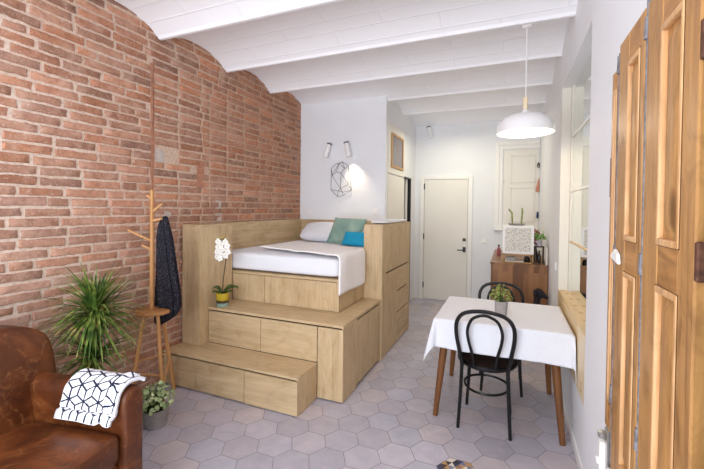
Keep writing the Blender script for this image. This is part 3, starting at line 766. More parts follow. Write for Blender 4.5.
pillow('pillow', 'sheet', (0.52, 4.42, 1.108), 0.60, 0.36, 0.17, (R(-58), R(2), R(3)), 'white pillow leaning on the headboard, left of the green cushion', 'pillow', 1, 0.1, 0.16)
pillow('cushion', 'green_cushion', (0.96, 4.20, 1.108), 0.45, 0.37, 0.13, (R(-34), R(2), R(-4)), 'square sage green cushion with pale lamplight painted in, leaning beside the white pillow', 'cushion', 4)
pillow('cushion', 'blue', (1.17, 4.00, 1.112), 0.34, 0.18, 0.11, (R(-36), R(2), R(-3)), 'small turquoise blue cushion in front of the green one', 'cushion', 8)
pillow('pillow', 'sheet', (1.12, 4.47, 1.108), 0.48, 0.30, 0.13, (R(-50), 0, R(-3)), 'white pillow behind the turquoise cushion, right side of the headboard', 'pillow', 12, 0.1, 0.14)
mb = MB(); 
mb.superq((1.50, 4.23, 1.402), (0.088, 0.44, 0.019), 0.5, 0.12, 50, 12, lambda p: Vector((p.x, p.y, p.z + 0.004*noise.noise(p*14)*(1 if p.z > 0 else 0))))
o = place(mb.build('blanket', 'sheet', smooth=60)); tag(o, 'folded white blanket lying on top of the tall cabinet', 'blanket')

# ------------------------------------------------------------------ wall art and tube lamps
def tube_lamp(px, pz, tilt, label, y=PY):
    T = thing('wall_lamp', (px, y, pz), label, 'wall lamp', group=None)
    mb = MB(); d = Vector((math.sin(tilt), -0.12, -math.cos(tilt))).normalized(); L = 0.19
    c = Vector((0, -0.075, 0)); a = c - d*L/2; b = c + d*L/2
    mb.tube([a, b], 0.033, 20, caps=True); mb.build('tube', 'lamp_white', T)
    r = MB(); r.tube([a - d*0.004, a + d*0.012], 0.0345, 20); r.build('end_cap', 'blackmetal', T)
    br = MB(); br.tube([(0, 0, 0), (0, -0.05, 0)], 0.012, 10); br.build('bracket', 'lamp_white', T)
    return T
tube_lamp(0.465, 2.335, R(-16), 'white tube wall lamp with black rim, left of the two above the wire picture')
tube_lamp(0.765, 2.335, R(14), 'white tube wall lamp shining down, right of the two above the wire picture')
spot('tube_lamp_glow', (0.80, PY-0.09, 2.22), (0.97, PY+0.03, 1.25), 16, (1.0, 0.84, 0.6), 80, 1.0, 0.02)
tube_lamp(1.525, 2.84, R(16), 'white tube wall lamp high on the back wall above the entry door', YB)
tube_lamp(3.13, 2.99, R(-24), 'small tube wall lamp on the back wall behind the pendant shade', YB)
T = thing('wire_wall_art', (0.65, PY, 1.7), 'dark wire polyhedron outline hanging on the white wall below the tube lamps', 'wall art')
mb = MB()
def wp(u, v): # picture crop coordinates (352x469 for 45x60 px) to wall metres
    return (0.649 + (u-170)/352*0.60, PY-0.012, 2.176 - (v-165)/469*0.80)
W = {k: wp(*p) for k, p in dict(a=(180, 165), b=(120, 180), c=(82, 215), d=(90, 270), e=(80, 385), f=(140, 442), g=(190, 432), h=(262, 392), i=(232, 345), j=(232, 195), k=(150, 178), l=(200, 218), m=(128, 245), n=(168, 250), o=(165, 380), p=(145, 395), q=(185, 408)).items()}
for e in ('ab', 'bc', 'cd', 'ce', 'ef', 'fg', 'gh', 'hj', 'ja', 'bk', 'ka', 'kl', 'lj', 'al', 'km', 'dm', 'mn', 'no', 'do', 'op', 'ep', 'pf', 'oq', 'qg', 'qh', 'ni', 'ih', 'io', 'pq', 'dk', 'nl', 'ij'):
    a, b = Vector(W[e[0]]), Vector(W[e[1]])
    mb.tube([a, b], 0.0022, 6)
mb.build('wire_outline', 'wire', T, True)
mb = MB(); mb.tube([(W['a'][0], PY, W['a'][2]), (W['a'][0], PY-0.015, W['a'][2])], 0.004, 6); mb.build('nail', 'wire', T, True)

# ------------------------------------------------------------------ orchid
def orchid():
    T = thing('potted_orchid', (0.322, 2.775, 0.622), 'white orchid in a yellow, brown and green banded pot on the upper oak step', 'plant')
    mb = MB(); mb.lathe([(0, 0), (0.050, 0), (0.054, 0.01), (0.0565, 0.125), (0.052, 0.125), (0.050, 0.112), (0, 0.112)], seg=32); mb.build('pot', 'band_glaze', T)
    mb = MB(); mb.lathe([(0, 0.118), (0.0495, 0.114), (0.0495, 0.105), (0, 0.105)], seg=20); mb.build('soil', 'soil', T)
    lf = MB()
    for az, L, wd, lift in ((15, 0.17, 0.046, 0.9), (195, 0.09, 0.044, 1.5), (60, 0.12, 0.042, 1.2), (-60, 0.12, 0.046, 0.5), (-115, 0.10, 0.034, 0.5), (-10, 0.13, 0.044, 0.5)):
        d = Vector((math.cos(R(az)), math.sin(R(az)), 0)); s_ = Vector((-d.y, d.x, 0))
        def f(u, v):
            wv = wd*math.sin(PI*min(1, 0.06+u*0.94))**0.6*(1 if u < 1 else 0.1)
            h = L*(lift*u - 0.75*lift*u*u*0.9)
            return d*(0.012 + L*u*0.85) + s_*(wv*(v-0.5)*1.6) + Vector((0, 0, 0.118 + h + 0.012*abs(v-0.5)*2))
        lf.grid(12, 5, f)
    o = lf.build('leaves', 'leaf_orchid', T, smooth=80); so = o.modifiers.new('s', 'SOLIDIFY'); so.thickness = 0.002
    st = MB(); pts = [Vector((0.0, 0, 0.115)), Vector((0.004, 0.0, 0.22)), Vector((0.025, 0.0, 0.36)), Vector((0.048, 0, 0.48)), Vector((0.058, 0, 0.57)), Vector((0.05, -0.005, 0.615)), Vector((0.02, -0.01, 0.63)), Vector((-0.015, -0.015, 0.62))]
    st.tube(pts, 0.0045, 8); st.build('stem', 'dark_stem', T)
    rr = random.Random(5)
    spots = [(-0.04, 0.60), (-0.005, 0.57), (-0.045, 0.55), (0.0, 0.525), (-0.04, 0.505), (0.0, 0.475), (-0.052, 0.46), (-0.012, 0.445), (0.05, 0.60), (0.075, 0.565), (0.05, 0.535), (0.085, 0.51), (0.06, 0.475)]
    for x, z in spots:
        c = Vector((x, -0.02+rr.uniform(-.01, .01), z)); tw = rr.uniform(-0.4, 0.4); n_ = Vector((0.35+rr.uniform(-.2, .2), -1, rr.uniform(-.1, .2))).normalized()
        ax = n_.cross(Vector((0, 0, 1))).normalized(); ay = ax.cross(n_); fl = MB()
        for k in range(5):
            a = tw + 2*PI*k/5; d = ax*math.cos(a) + ay*math.sin(a); s_ = n_.cross(d)
            L = 0.033 if k % 2 else 0.029; wd = 0.026
            def f(u, v): 
                ww = wd*math.sin(PI*(0.08+0.84*u))**0.7
                return c + d*(L*u) + s_*(ww*(v-0.5)) + n_*(0.004*math.sin(PI*u) + 0.001*k)
            fl.grid(6, 4, f)
        o = fl.build('flower', 'petal', T, smooth=80); so = o.modifiers.new('s', 'SOLIDIFY'); so.thickness = 0.0012
        lp = MB(); lp.superq(c + n_*0.005, (0.005, 0.006, 0.005), 1, 1, 8, 6); lp.build('flower_centre', 'yellow', o)
    for x, z in ((-0.02, 0.635), (0.01, 0.642), (0.04, 0.635)):
        lp = MB(); lp.superq((x, -0.01, z), (0.006, 0.006, 0.008), 1, 1, 8, 6); lp.build('bud', 'yellow', T)
orchid()

# ------------------------------------------------------------------ coat stand with stool seat, coat
def coat_stand():
    T = thing('coat_stand', (0.205, 2.14, 0), 'wooden coat stand with round stool seat and branching pole by the brick wall', 'coat stand')
    mb = MB(); mb.lathe([(0, 0.705), (0.125, 0.705), (0.134, 0.712), (0.136, 0.722), (0.134, 0.735), (0.128, 0.738), (0, 0.738)], seg=40); mb.build('seat', 'stool_y', T)
    feet = [(-0.02, 0.21), (0.165, -0.06), (-0.12, -0.12)]
    tops = [(-0.005, 0.07), (0.06, -0.02), (-0.05, -0.05)]
    L = []
    for (fx, fy), (tx, ty) in zip(feet, tops):
        mb = MB(); mb.tube([(tx, ty, 0.706), (fx, fy, 0.0)], [0.014, 0.017], 12); mb.build('leg', 'stool', T)
        L.append((Vector((tx, ty, 0.706)), Vector((fx, fy, 0))))
    at = lambda k, z: L[k][1] + (L[k][0]-L[k][1])*(z/0.706)
    for a, b, z1, z2 in ((2, 1, 0.24, 0.24), (2, 0, 0.33, 0.33), (1, 0, 0.15, 0.28)):
        mb = MB(); mb.tube([at(a, z1), at(b, z2)], 0.008, 8); mb.build('stretcher', 'stool', T)
    px, py = -0.03, 0.0
    mb = MB(); mb.tube([(px, py, 0.73), (px, py, 1.675)], [0.0165, 0.0145], 14); mb.build('pole', 'stool', T)
    for z, dx, dy, dz, l in ((1.27, -0.55, -0.55, 0.42, 0.19), (1.20, -0.5, -0.4, 0.35, 0.08), (1.50, 0.5, 0.35, 0.55, 0.10), (1.60, -0.45, -0.35, 0.5, 0.05), (1.43, 0.55, 0.3, 0.15, 0.08)):
        d = Vector((dx, dy, dz)).normalized()
        mb = MB(); mb.tube([Vector((px, py, z)), Vector((px, py, z)) + d*l], [0.011, 0.009], 10); mb.build('peg', 'stool', T)
coat_stand()
def coat():
    mb = MB(); prof = [(1.47, 0.235, 0.010, 0.012), (1.455, 0.232, 0.022, 0.026), (1.40, 0.215, 0.045, 0.035), (1.30, 0.222, 0.070, 0.042), (1.15, 0.235, 0.082, 0.045), (1.0, 0.252, 0.092, 0.048), (0.88, 0.262, 0.112, 0.048), (0.76, 0.262, 0.122, 0.05), (0.67, 0.262, 0.12, 0.05)]
    n = 64; rings = []
    for k, (z, cx, rx_, ry_) in enumerate(prof):
        ring = []
        for i in range(n):
            a = 2*PI*i/n; fold = 1 + (0.16*math.sin(a*7 + z*2.5) + 0.10*math.sin(a*12 + z*5 + 1))*min(1, k/3)
            zz = z + (0.07*math.cos(a - 0.4) - 0.05 if k >= len(prof)-2 else 0)
            ring.append(mb.bm.verts.new((cx + rx_*math.cos(a)*fold, 2.215 + ry_*math.sin(a)*fold, zz)))
        rings.append(ring)
    for a, b in zip(rings, rings[1:]):
        for i in range(n): mb.bm.faces.new((a[i], a[(i+1) % n], b[(i+1) % n], b[i]))
    mb.bm.faces.new(rings[0]); mb.bm.faces.new(rings[-1][::-1])
    o = mb.build('coat', 'tweed', smooth=70); sb = o.modifiers.new('s', 'SUBSURF'); sb.levels = 1; sb.render_levels = 1
    c = place(o); tag(o, 'dark grey tweed coat hanging from a peg of the coat stand', 'coat')
coat()

# ------------------------------------------------------------------ strappy leaved plant
def ribbon(mb, base, d, up, L, wd, droop, segs=9, twist=0):
    side = d.cross(Vector((0, 0, 1)))
    if side.length < 0.1: side = Vector((1, 0, 0))
    side.normalize(); prev = None; p = Vector(base); dirv = d.normalized()
    for i in range(segs+1):
        u = i/segs; ww = wd*(1-u**2.2)*(0.55+0.45*min(1, u*4))+0.0004
        n_ = side.cross(dirv).normalized()
        if base is not None and p.x < 0.03: p.x = 0.03
        row = [mb.bm.verts.new(p - side*ww/2 + n_*ww*0.18), mb.bm.verts.new(p), mb.bm.verts.new(p + side*ww/2 + n_*ww*0.18)]
        if prev:
            mb.bm.faces.new((prev[0], prev[1], row[1], row[0])); mb.bm.faces.new((prev[1], prev[2], row[2], row[1]))
        prev = row
        p = p + dirv*(L/segs); dirv = (dirv + Vector((0, 0, -droop*(0.4+1.4*u)/segs))).normalized()
def dracaena():
    P = Vector((0.34, 1.60, 0))
    T = thing('potted_dracaena', P, 'spiky green dracaena with narrow arching leaves behind the sofa arm', 'plant')
    mb = MB(); mb.lathe([(0, 0), (0.10, 0), (0.125, 0.22), (0.13, 0.24), (0.118, 0.24), (0.112, 0.2), (0, 0.2)], seg=28); mb.build('pot', 'concrete', T)
    mb = MB(); mb.lathe([(0, 0.205), (0.112, 0.203), (0.11, 0.19), (0, 0.19)], seg=20); mb.build('soil', 'soil', T)
    c1 = Vector((0.37, 1.57, 0.87)) - P; c2 = Vector((0.38, 1.55, 0.61)) - P
    st = MB(); st.tube([(0.01, 0, 0.2), (0.0, 0.0, 0.5), (0.015, -0.01, 0.8), c1], [0.017, 0.015, 0.013, 0.012], 10)
    st.tube([(-0.02, -0.02, 0.2), (0.0, -0.04, 0.45), c2], [0.012, 0.011, 0.010], 10); st.build('stem', 'dark_stem', T)
    rr = random.Random(21)
    def crown(c, n, Lr, el0, el1):
        mb = MB()
        for k in range(n):
            az = rr.uniform(0, 2*PI); el = R(rr.uniform(el0, el1))
            d = Vector((math.cos(az)*math.cos(el), math.sin(az)*math.cos(el), math.sin(el)))
            L = rr.uniform(*Lr) * (0.85 if el > R(60) else 1)
            # keep clear of the wall behind
            b = c + Vector((rr.uniform(-.008, .008), rr.uniform(-.008, .008), rr.uniform(-0.05, 0.04)))
            if d.x < 0: L *= 0.92
            wmb = mb
            ribbon_local(wmb, b, d, L, rr.uniform(0.012, 0.020), rr.uniform(0.3, 1.5))
        o = mb.build('foliage', 'leaf_dark', T, smooth=60, fix=False)
    def ribbon_local(mb, b, d, L, wd, droop):
        side = d.cross(Vector((0, 0, 1)))
        if side.length < 0.1: side = Vector((1, 0, 0))
        side.normalize(); prev = None; p = Vector(b); dv = d.normalized(); segs = 9
        for i in range(segs+1):
            u = i/segs; ww = wd*(1-u**2.2)*(0.55+0.45*min(1, u*4))+0.0005
            n_ = side.cross(dv).normalized()
            q = p.copy(); q.x = max(q.x, 0.03-P.x)
            row = [mb.bm.verts.new(q - side*ww/2 + n_*ww*0.2), mb.bm.verts.new(q), mb.bm.verts.new(q + side*ww/2 + n_*ww*0.2)]
            if prev:
                mb.bm.faces.new((prev[0], prev[1], row[1], row[0])); mb.bm.faces.new((prev[1], prev[2], row[2], row[1]))
            prev = row; p = p + dv*(L/segs); dv = (dv + Vector((0, 0, -droop*(0.3+1.4*u)/segs))).normalized()
    crown(c1, 240, (0.27, 0.42), -45, 80)
    crown(c2, 110, (0.22, 0.34), -35, 75)
dracaena()

# ------------------------------------------------------------------ leather sofa
SO = Vector((1.12, 1.32, 0)); SANG = math.atan2(-0.985, 0.17) # local +x runs along the sofa towards the camera
def sofa():
    T = thing('leather_sofa', SO, 'worn tan brown leather club sofa in the lower left corner', 'sofa', rz=SANG)
    # local x: along the sofa, local y: to the front is +? compute so that back is -y
    # rotation by SANG maps +x -> (0.17,-0.985); +y -> (0.985,0.17) = forward. so back = -y
    W_ = 1.62
    def arm(x0, x1):
        t = (x1-x0); AZ = 0.622; mb = MB()
        prof = []
        cx = (x0+x1)/2; r = t/2*1.06
        prof += [(x0+0.008, 0.03), (x0, 0.25), (x0, 0.50)]
        for k in range(13):
            a = PI - PI*k/12; prof.append((cx + r*math.cos(a), AZ + r*0.95*math.sin(a)))
        prof += [(x1, 0.50), (x1, 0.25), (x1-0.008, 0.03)]
        # loft along y with rounded front
        n = len(prof); rings = []
        for y, s_, dz in ((-0.62, 1, 0.0), (-0.3, 1, 0.0), (-0.1, 1, 0.0), (-0.03, 0.99, -0.002), (-0.008, 0.95, -0.008), (0.0, 0.86, -0.02), (0.004, 0.7, -0.05)):
            rings.append([mb.bm.verts.new((cx + (x-cx)*s_, y, max(0.03, 0.35 + (z-0.35)*(s_*0.15+0.85) + dz*0.4))) for x, z in prof])
        for a, b in zip(rings, rings[1:]):
            for i in range(n-1): mb.bm.faces.new((a[i], a[i+1], b[i+1], b[i]))
            mb.bm.faces.new((a[-1], a[0], b[0], b[-1]))
        mb.bm.faces.new(rings[0]); mb.bm.faces.new(rings[-1][::-1])
        mb.build('arm', 'leather', T, smooth=50)
    arm(0.0, 0.116); arm(W_-0.116, W_)
    mb = MB(); mb.box(0.118, W_-0.118, -0.55, -0.03, 0.06, 0.34, 0.02, seg=3); mb.build('frame', 'leather', T)
    def soft(p):
        q = p.copy(); q.z += 0.010*noise.noise(p*5)*(1 if p.z > 0 else 0.2)
        if p.z > 0: q.z += 0.012*(1-(p.x/0.68)**2)
        return q
    mb = MB(); mb.superq((W_/2, -0.27, 0.418), (0.690, 0.275, 0.086), 0.30, 0.13, 90, 24, soft); mb.build('seat_cushion', 'leather', T, smooth=70)
    pp = MB(); n = 60
    for zz in (0.468,):
        pts = [Vector((W_/2 + 0.684*math.copysign(abs(math.cos(2*PI*k/n))**0.13, math.cos(2*PI*k/n)), -0.27 + 0.27*math.copysign(abs(math.sin(2*PI*k/n))**0.13, math.sin(2*PI*k/n)), zz)) for k in range(n)]
        pp.tube(pts, 0.005, 6, closed=True)
    pp.build('piping', 'leather', T)
    # backrest: thick rounded slab spanning the full width
    mb = MB()
    def bf(p):
        q = p.copy(); k = (p.z+0.36)/0.72
        q.y -= 0.13*k; q.z += 0.01*noise.noise(p*4)
        q.y += 0.012*noise.noise(p*5)
        return q
    mb.superq((W_/2, -0.60, 0.51), (W_/2+0.06, 0.125, 0.445), 0.34, 0.28, 80, 40, bf); mb.build('backrest', 'leather', T, smooth=70)
    for x in (0.06, W_-0.06):
        for y in (-0.06, -0.60):
            mb = MB(); mb.tube([(x, y, 0.0), (x, y, 0.06)], [0.018, 0.024], 12); mb.build('foot', 'dark_stem', T)
sofa()

# throw with a navy cube pattern, laid over the sofa arm
def cube_lines(u, v, s=0.042, lw=0.0070):
    """True on the lines of a tumbling-block pattern (u,v in metres)"""
    r3 = math.sqrt(3); best = None
    # hexagon centres (pointy top), side s
    wx, wy = r3*s, 1.5*s
    j = round(v/wy)
    for jj in (j-1, j, j+1):
        off = wx/2 if jj % 2 else 0
        i = round((u-off)/wx)
        for ii in (i-1, i, i+1):
            cx, cy = ii*wx+off, jj*wy; d = (u-cx)**2+(v-cy)**2
            if best is None or d < best[0]: best = (d, u-cx, v-cy)
    _, x, y = best
    # hexagon edges
    dd = s*r3/2 - max(abs(x), abs(0.5*x + r3/2*y), abs(0.5*x - r3/2*y))
    if dd < lw/2: return True
    for a in (90, 210, 330):
        dx, dy = math.cos(R(a)), math.sin(R(a)); t = x*dx + y*dy
        if t > 0 and abs(x*dy - y*dx) < lw/2: return True
    return False
def throw():
    M4 = Matrix.Translation(SO) @ Matrix.Rotation(SANG, 4, 'Z')
    o = bpy.data.objects.new('throw_blanket', None)
    mb = MB(); nu, nv = 170, 130
    # path in local x/z from the seat up the inner side of the arm, over its top and a little down outside
    cx = 0.058; r = 0.064
    path = [(0.178, 0.520), (0.170, 0.535), (0.158, 0.555), (0.146, 0.580), (0.138, 0.605)]
    for k in range(1, 8):
        a = PI*k/9; path.append((cx + (r+0.012)*math.cos(a), 0.626 + (r*0.98+0.008)*math.sin(a)))
    pts = [Vector((x, 0, z)) for x, z in path]
    seg = [0]
    for a, b in zip(pts, pts[1:]): seg.append(seg[-1] + (b-a).length)
    tot = seg[-1]
    def at(s_):
        s_ = max(0, min(tot, s_))
        for k in range(len(seg)-1):
            if s_ <= seg[k+1]:
                t = (s_-seg[k])/(seg[k+1]-seg[k]); a = pts[max(0, k-1)]; b = pts[k]; c = pts[k+1]; d = pts[min(len(pts)-1, k+2)]
                return 0.5*((2*b) + (-a+c)*t + (2*a-5*b+4*c-d)*t*t + (-a+3*b-3*c+d)*t*t*t)
        return pts[-1]
    uvs = {}
    def f(u, v):
        p = at(u*tot); y = -0.33 + v*0.335 - 0.03*(1-u)*v + 0.02*u*(1-v)
        # seat end skewed, soft folds
        n_ = noise.noise(Vector((p.x*9, y*9, 1.3)))
        lift = 0.012 + 0.014*max(0, n_) + 0.016*math.exp(-((v-0.84)/0.045)**2) + 0.022*math.exp(-((u-0.06)/0.07)**2)
        q = Vector((p.x, y, p.z)) 
        c = Vector((cx, y, 0.50)); out = (q-c); out.y = 0
        if u < 0.25: q.z += lift
        elif out.length: q += out.normalized()*lift
        return q
    V = mb.grid(nu, nv, f)
    cols = []
    for i in range(nu-1):
        for j in range(nv-1):
            u_, v_ = i/nu*tot, j/nv*0.40
            sk = 0.12
            cols.append(srgb(34, 38, 58) if 0 < i < nu-2 and 0 < j < nv-2 and cube_lines(v_*0.66 + 0.003*math.sin(u_*14), u_ + 0.003*math.sin(v_*12)) else srgb(238, 239, 246))
    t = mb.build('throw_blanket', 'throw', smooth=80, fix=False)
    tone_attr(t.data, cols)
    so = t.modifiers.new('s', 'SOLIDIFY'); so.thickness = 0.018; so.offset = 0
    t.data.transform(M4); place(t)
    tag(t, 'white throw with navy cube pattern folded over the sofa arm', 'throw')
    bpy.data.objects.remove(o)
throw()

# small round-leaved plant in a concrete pot
def pot_plant(name, loc, r, h, potmat, leafm, n, spread, ht, ls, label, seed, roundl=1.0, cat='plant', low=0.0):
    T = thing(name, loc, label, cat)
    mb = MB(); mb.lathe([(0, 0), (r*0.84, 0), (r*0.88, 0.006), (r*0.98, h*0.8), (r, h*0.82), (r, h), (r*0.9, h), (r*0.88, h*0.85), (0, h*0.85)], seg=30); mb.build('pot', potmat, T)
    mb = MB(); mb.lathe([(0, h*0.9), (r*0.88, h*0.88), (r*0.86, h*0.82), (0, h*0.82)], seg=18); mb.build('soil', 'soil', T)
    rr = random.Random(seed); lf = MB(); st = MB()
    for k in range(n):
        az = rr.uniform(0, 2*PI); q = rr.random()**0.6; rad = spread*q; z = h*0.9 + ht*(1-0.55*q*q)*rr.uniform(low if low else 0.35, 1.0)
        c = Vector((rad*math.cos(az), rad*math.sin(az), z))
        nrm = Vector((math.cos(az)*0.7*q + rr.uniform(-.5, .5), math.sin(az)*0.7*q + rr.uniform(-.5, .5), 0.7)).normalized()
        d = Vector((math.cos(az), math.sin(az), 0.3)); d = (d - nrm*d.dot(nrm)).normalized(); s_ = nrm.cross(d)
        L = ls*rr.uniform(0.8, 1.2)
        def f(u, v):
            ww = L*roundl*max(0.02, math.sin(PI*(0.03+0.94*u)))**0.6
            return c + d*(L*(u-0.3)) + s_*(ww*(v-0.5)) + nrm*(0.12*L*math.sin(PI*u) + 0.15*L*abs(v-0.5)*2)
        lf.grid(6, 5, f)
        if k % 3 == 0: st.tube([(c.x*0.15, c.y*0.15, h*0.85), (c.x*0.6, c.y*0.6, (h*0.85+z)/2+0.01), c], 0.0016*max(1, ls/0.02), 5)
    o = lf.build('foliage', leafm, T, smooth=80); so = o.modifiers.new('s', 'SOLIDIFY'); so.thickness = 0.0012
    st.build('stems', 'leaf_orchid', T)
    return T
pot_plant('potted_plant', (0.50, 1.905, 0), 0.084, 0.125, 'concrete', 'leaf_soft', 190, 0.125, 0.19, 0.029, 'grey concrete pot of pale round-leaved plant on the floor beside the sofa arm', 3)

# ------------------------------------------------------------------ table with cloth
TX0, TX1, TY0, TY1, TZ = 2.30, 3.17, 2.785, 3.54, 0.745
def table():
    T = thing('dining_table', ((TX0+TX1)/2, (TY0+TY1)/2, 0), 'dining table with splayed round brown wooden legs under the white cloth', 'table')
    mb = MB(); mb.box(TX0, TX1, TY0, TY1, 0.718, 0.742, 0.004); mb.build('tabletop', 'walnut_leg', T, True)
    mb = MB(); mb.box(TX0+0.09, TX1-0.09, TY0+0.09, TY1-0.09, 0.66, 0.718, 0.003); mb.build('apron', 'walnut_leg', T, True)
    for tx, ty, fx, fy in ((TX0+0.07, TY0+0.08, 2.294, 2.84), (TX1-0.10, TY0+0.08, 3.135, 2.815), (TX0+0.07, TY1-0.08, 2.31, 3.58), (TX1-0.10, TY1-0.08, 3.12, 3.56)):
        mb = MB(); mb.tube([(tx, ty, 0.718), (tx + (fx-tx)*0.5, ty + (fy-ty)*0.5, 0.36), (fx, fy, 0.0)], [0.031, 0.026, 0.0185], 16); mb.build('leg', 'walnut_leg', T, True)
table()
def cloth():
    # draped sheet: top, rounded fold over the edges, hanging sides with waves and corner drops
    mb = MB(); N = 110
    ex, ey = 0.225, 0.215
    cx, cy = (TX0+TX1)/2, (TY0+TY1)/2; hx, hy = (TX1-TX0)/2+0.003, (TY1-TY0)/2+0.003
    def f(u, v):
        a = (u*2-1)*(hx+ex); b = (v*2-1)*(hy+ey)
        oa = max(0, abs(a)-hx); ob = max(0, abs(b)-hy)
        sa = math.copysign(1, a); sb = math.copysign(1, b)
        x = a if oa == 0 else sa*hx; y = b if ob == 0 else sb*hy
        drop = math.hypot(oa, ob) if (oa and ob) else max(oa, ob)
        z = TZ + 0.003
        if drop > 0:
            r = 0.012
            bend = min(drop/ (r*PI/2), 1)*PI/2
            hz = r*math.sin(bend) ; vz = r*(1-math.cos(bend)) + max(0, drop - r*PI/2)
            if oa and ob:
                ang = math.atan2(ob, oa); fl = 0.10*drop + 0.24*drop*math.sin(2*ang)
                dx, dy = math.cos(ang), math.sin(ang)
                x += sa*(hz*dx + fl*dx*0.8); y += sb*(hz*dy + fl*dy*0.8)
                z -= vz*(0.985)
            elif oa:
                wv = 0.012*math.sin(b*17+1)+0.006*math.sin(b*31); x += sa*(hz + (0.06*drop + max(0, wv*drop/0.2)) * (0.25 if sa > 0 else 1)); z -= vz
            else:
                wv = 0.010*math.sin(a*15)+0.007*math.sin(a*27+2); y += sb*(hz + 0.03*drop + max(-0.004, wv*drop/0.2)*0.7); z -= vz
            z += 0.004*math.sin((a+b)*11)*min(1, drop/0.2)
        X = min(cx + x, XR-0.016)
        return (X, cy + y, z)
    mb.grid(N, N, f)
    o = mb.build('tablecloth', 'cloth_white', smooth=80); so = o.modifiers.new('s', 'SOLIDIFY'); so.thickness = 0.002; so.offset = 1
    place(o); tag(o, 'plain white tablecloth draped over the dining table', 'tablecloth')
cloth()

# bentwood chairs
def chair():
    """origin between the feet on the floor; back at -y, sitter faces +y"""
    T = thing('bentwood_chair', (0, 0, 0), '', 'chair')
    def smooth(pts, k=5):
        P = [Vector(p) for p in pts]; out = []
        for i in range(len(P)-1):
            a, b, c, d = P[max(0, i-1)], P[i], P[i+1], P[min(len(P)-1, i+2)]
            for j in range(k):
                t = j/k; out.append(0.5*((2*b) + (-a+c)*t + (2*a-5*b+4*c-d)*t*t + (-a+3*b-3*c+d)*t*t*t))
        out.append(P[-1]); return out
    r = 0.0138
    H = [(-0.172, -0.185, 0.0), (-0.160, -0.178, 0.22), (-0.150, -0.186, 0.45), (-0.165, -0.195, 0.54), (-0.188, -0.212, 0.68), (-0.180, -0.224, 0.775), (-0.125, -0.232, 0.836), (0, -0.236, 0.858)]
    full = H + [(-x, y, z) for x, y, z in H[-2::-1]]
    sm = smooth(full)
    # hoop and both rear legs are one bent rod: hoop above the seat, legs below as their own parts
    hoop = [p for p in sm if p.z >= 0.44]
    mb = MB(); mb.tube(hoop, r, 10); mb.build('back_hoop', 'black', T)
    for s_ in (-1, 1):
        pts = smooth([(s_*x, y, z) for x, y, z in H[:3]])
        mb = MB(); mb.tube(pts, [0.011+0.002*k/(len(pts)-1) for k in range(len(pts))], 10); mb.build('leg', 'black', T)
    I = [(-0.066, -0.183, 0.455), (-0.082, -0.190, 0.54), (-0.108, -0.203, 0.645), (-0.112, -0.213, 0.72), (-0.085, -0.222, 0.79), (-0.04, -0.228, 0.821), (0, -0.229, 0.83)]
    mb = MB(); mb.tube(smooth(I + [(-x, y, z) for x, y, z in I[-2::-1]]), 0.0105, 10); mb.build('inner_hoop', 'black', T)
    def ring(rx, ry, z, y0, n=48): return [Vector((rx*math.cos(2*PI*k/n)*(1-0.06*math.sin(2*PI*k/n)*-1), y0 + ry*math.sin(2*PI*k/n), z)) for k in range(n)]
    mb = MB(); mb.tube(ring(0.193, 0.195, 0.447, 0.012), 0.018, 10, closed=True); mb.build('seat_ring', 'black', T)
    mb = MB(); n = 40
    prof = [(0, 0.452), (0.10, 0.453), (0.178, 0.458), (0.178, 0.446), (0, 0.444)]
    mb.lathe(prof, (0, 0.012, 0), n); mb.build('cane_seat', 'cane', T)
    for s_ in (-1, 1):
        pts = smooth([(s_*0.135, 0.135, 0.44), (s_*0.145, 0.15, 0.22), (s_*0.160, 0.172, 0.0)])
        mb = MB(); mb.tube(pts, [0.0155-0.005*k/(len(pts)-1) for k in range(len(pts))], 10); mb.build('leg', 'black', T)
    mb = MB(); mb.tube(ring(0.152, 0.165, 0.27, -0.015), 0.0085, 8, closed=True); mb.build('leg_ring', 'black', T)
    return T
ch = chair(); ch.location = (2.650, 2.920, 0); ch.rotation_euler = (0, 0, R(-2))
ch['label'] = 'black bentwood chair on the near side of the table, its whole looped back in view'
c2 = copy_tree(ch); c2.location = (2.735, 3.565, 0); c2.rotation_euler = (0, 0, R(183))
c2['label'] = 'black bentwood chair on the far side of the table, partly hidden by the cloth'

pot_plant('potted_plant', (2.738, 3.08, 0.7495), 0.048, 0.105, 'greypot', 'leaf_jade', 70, 0.068, 0.14, 0.028, 'small leafy plant in a grey pot on the dining table', 9, 0.5, low=0.2)

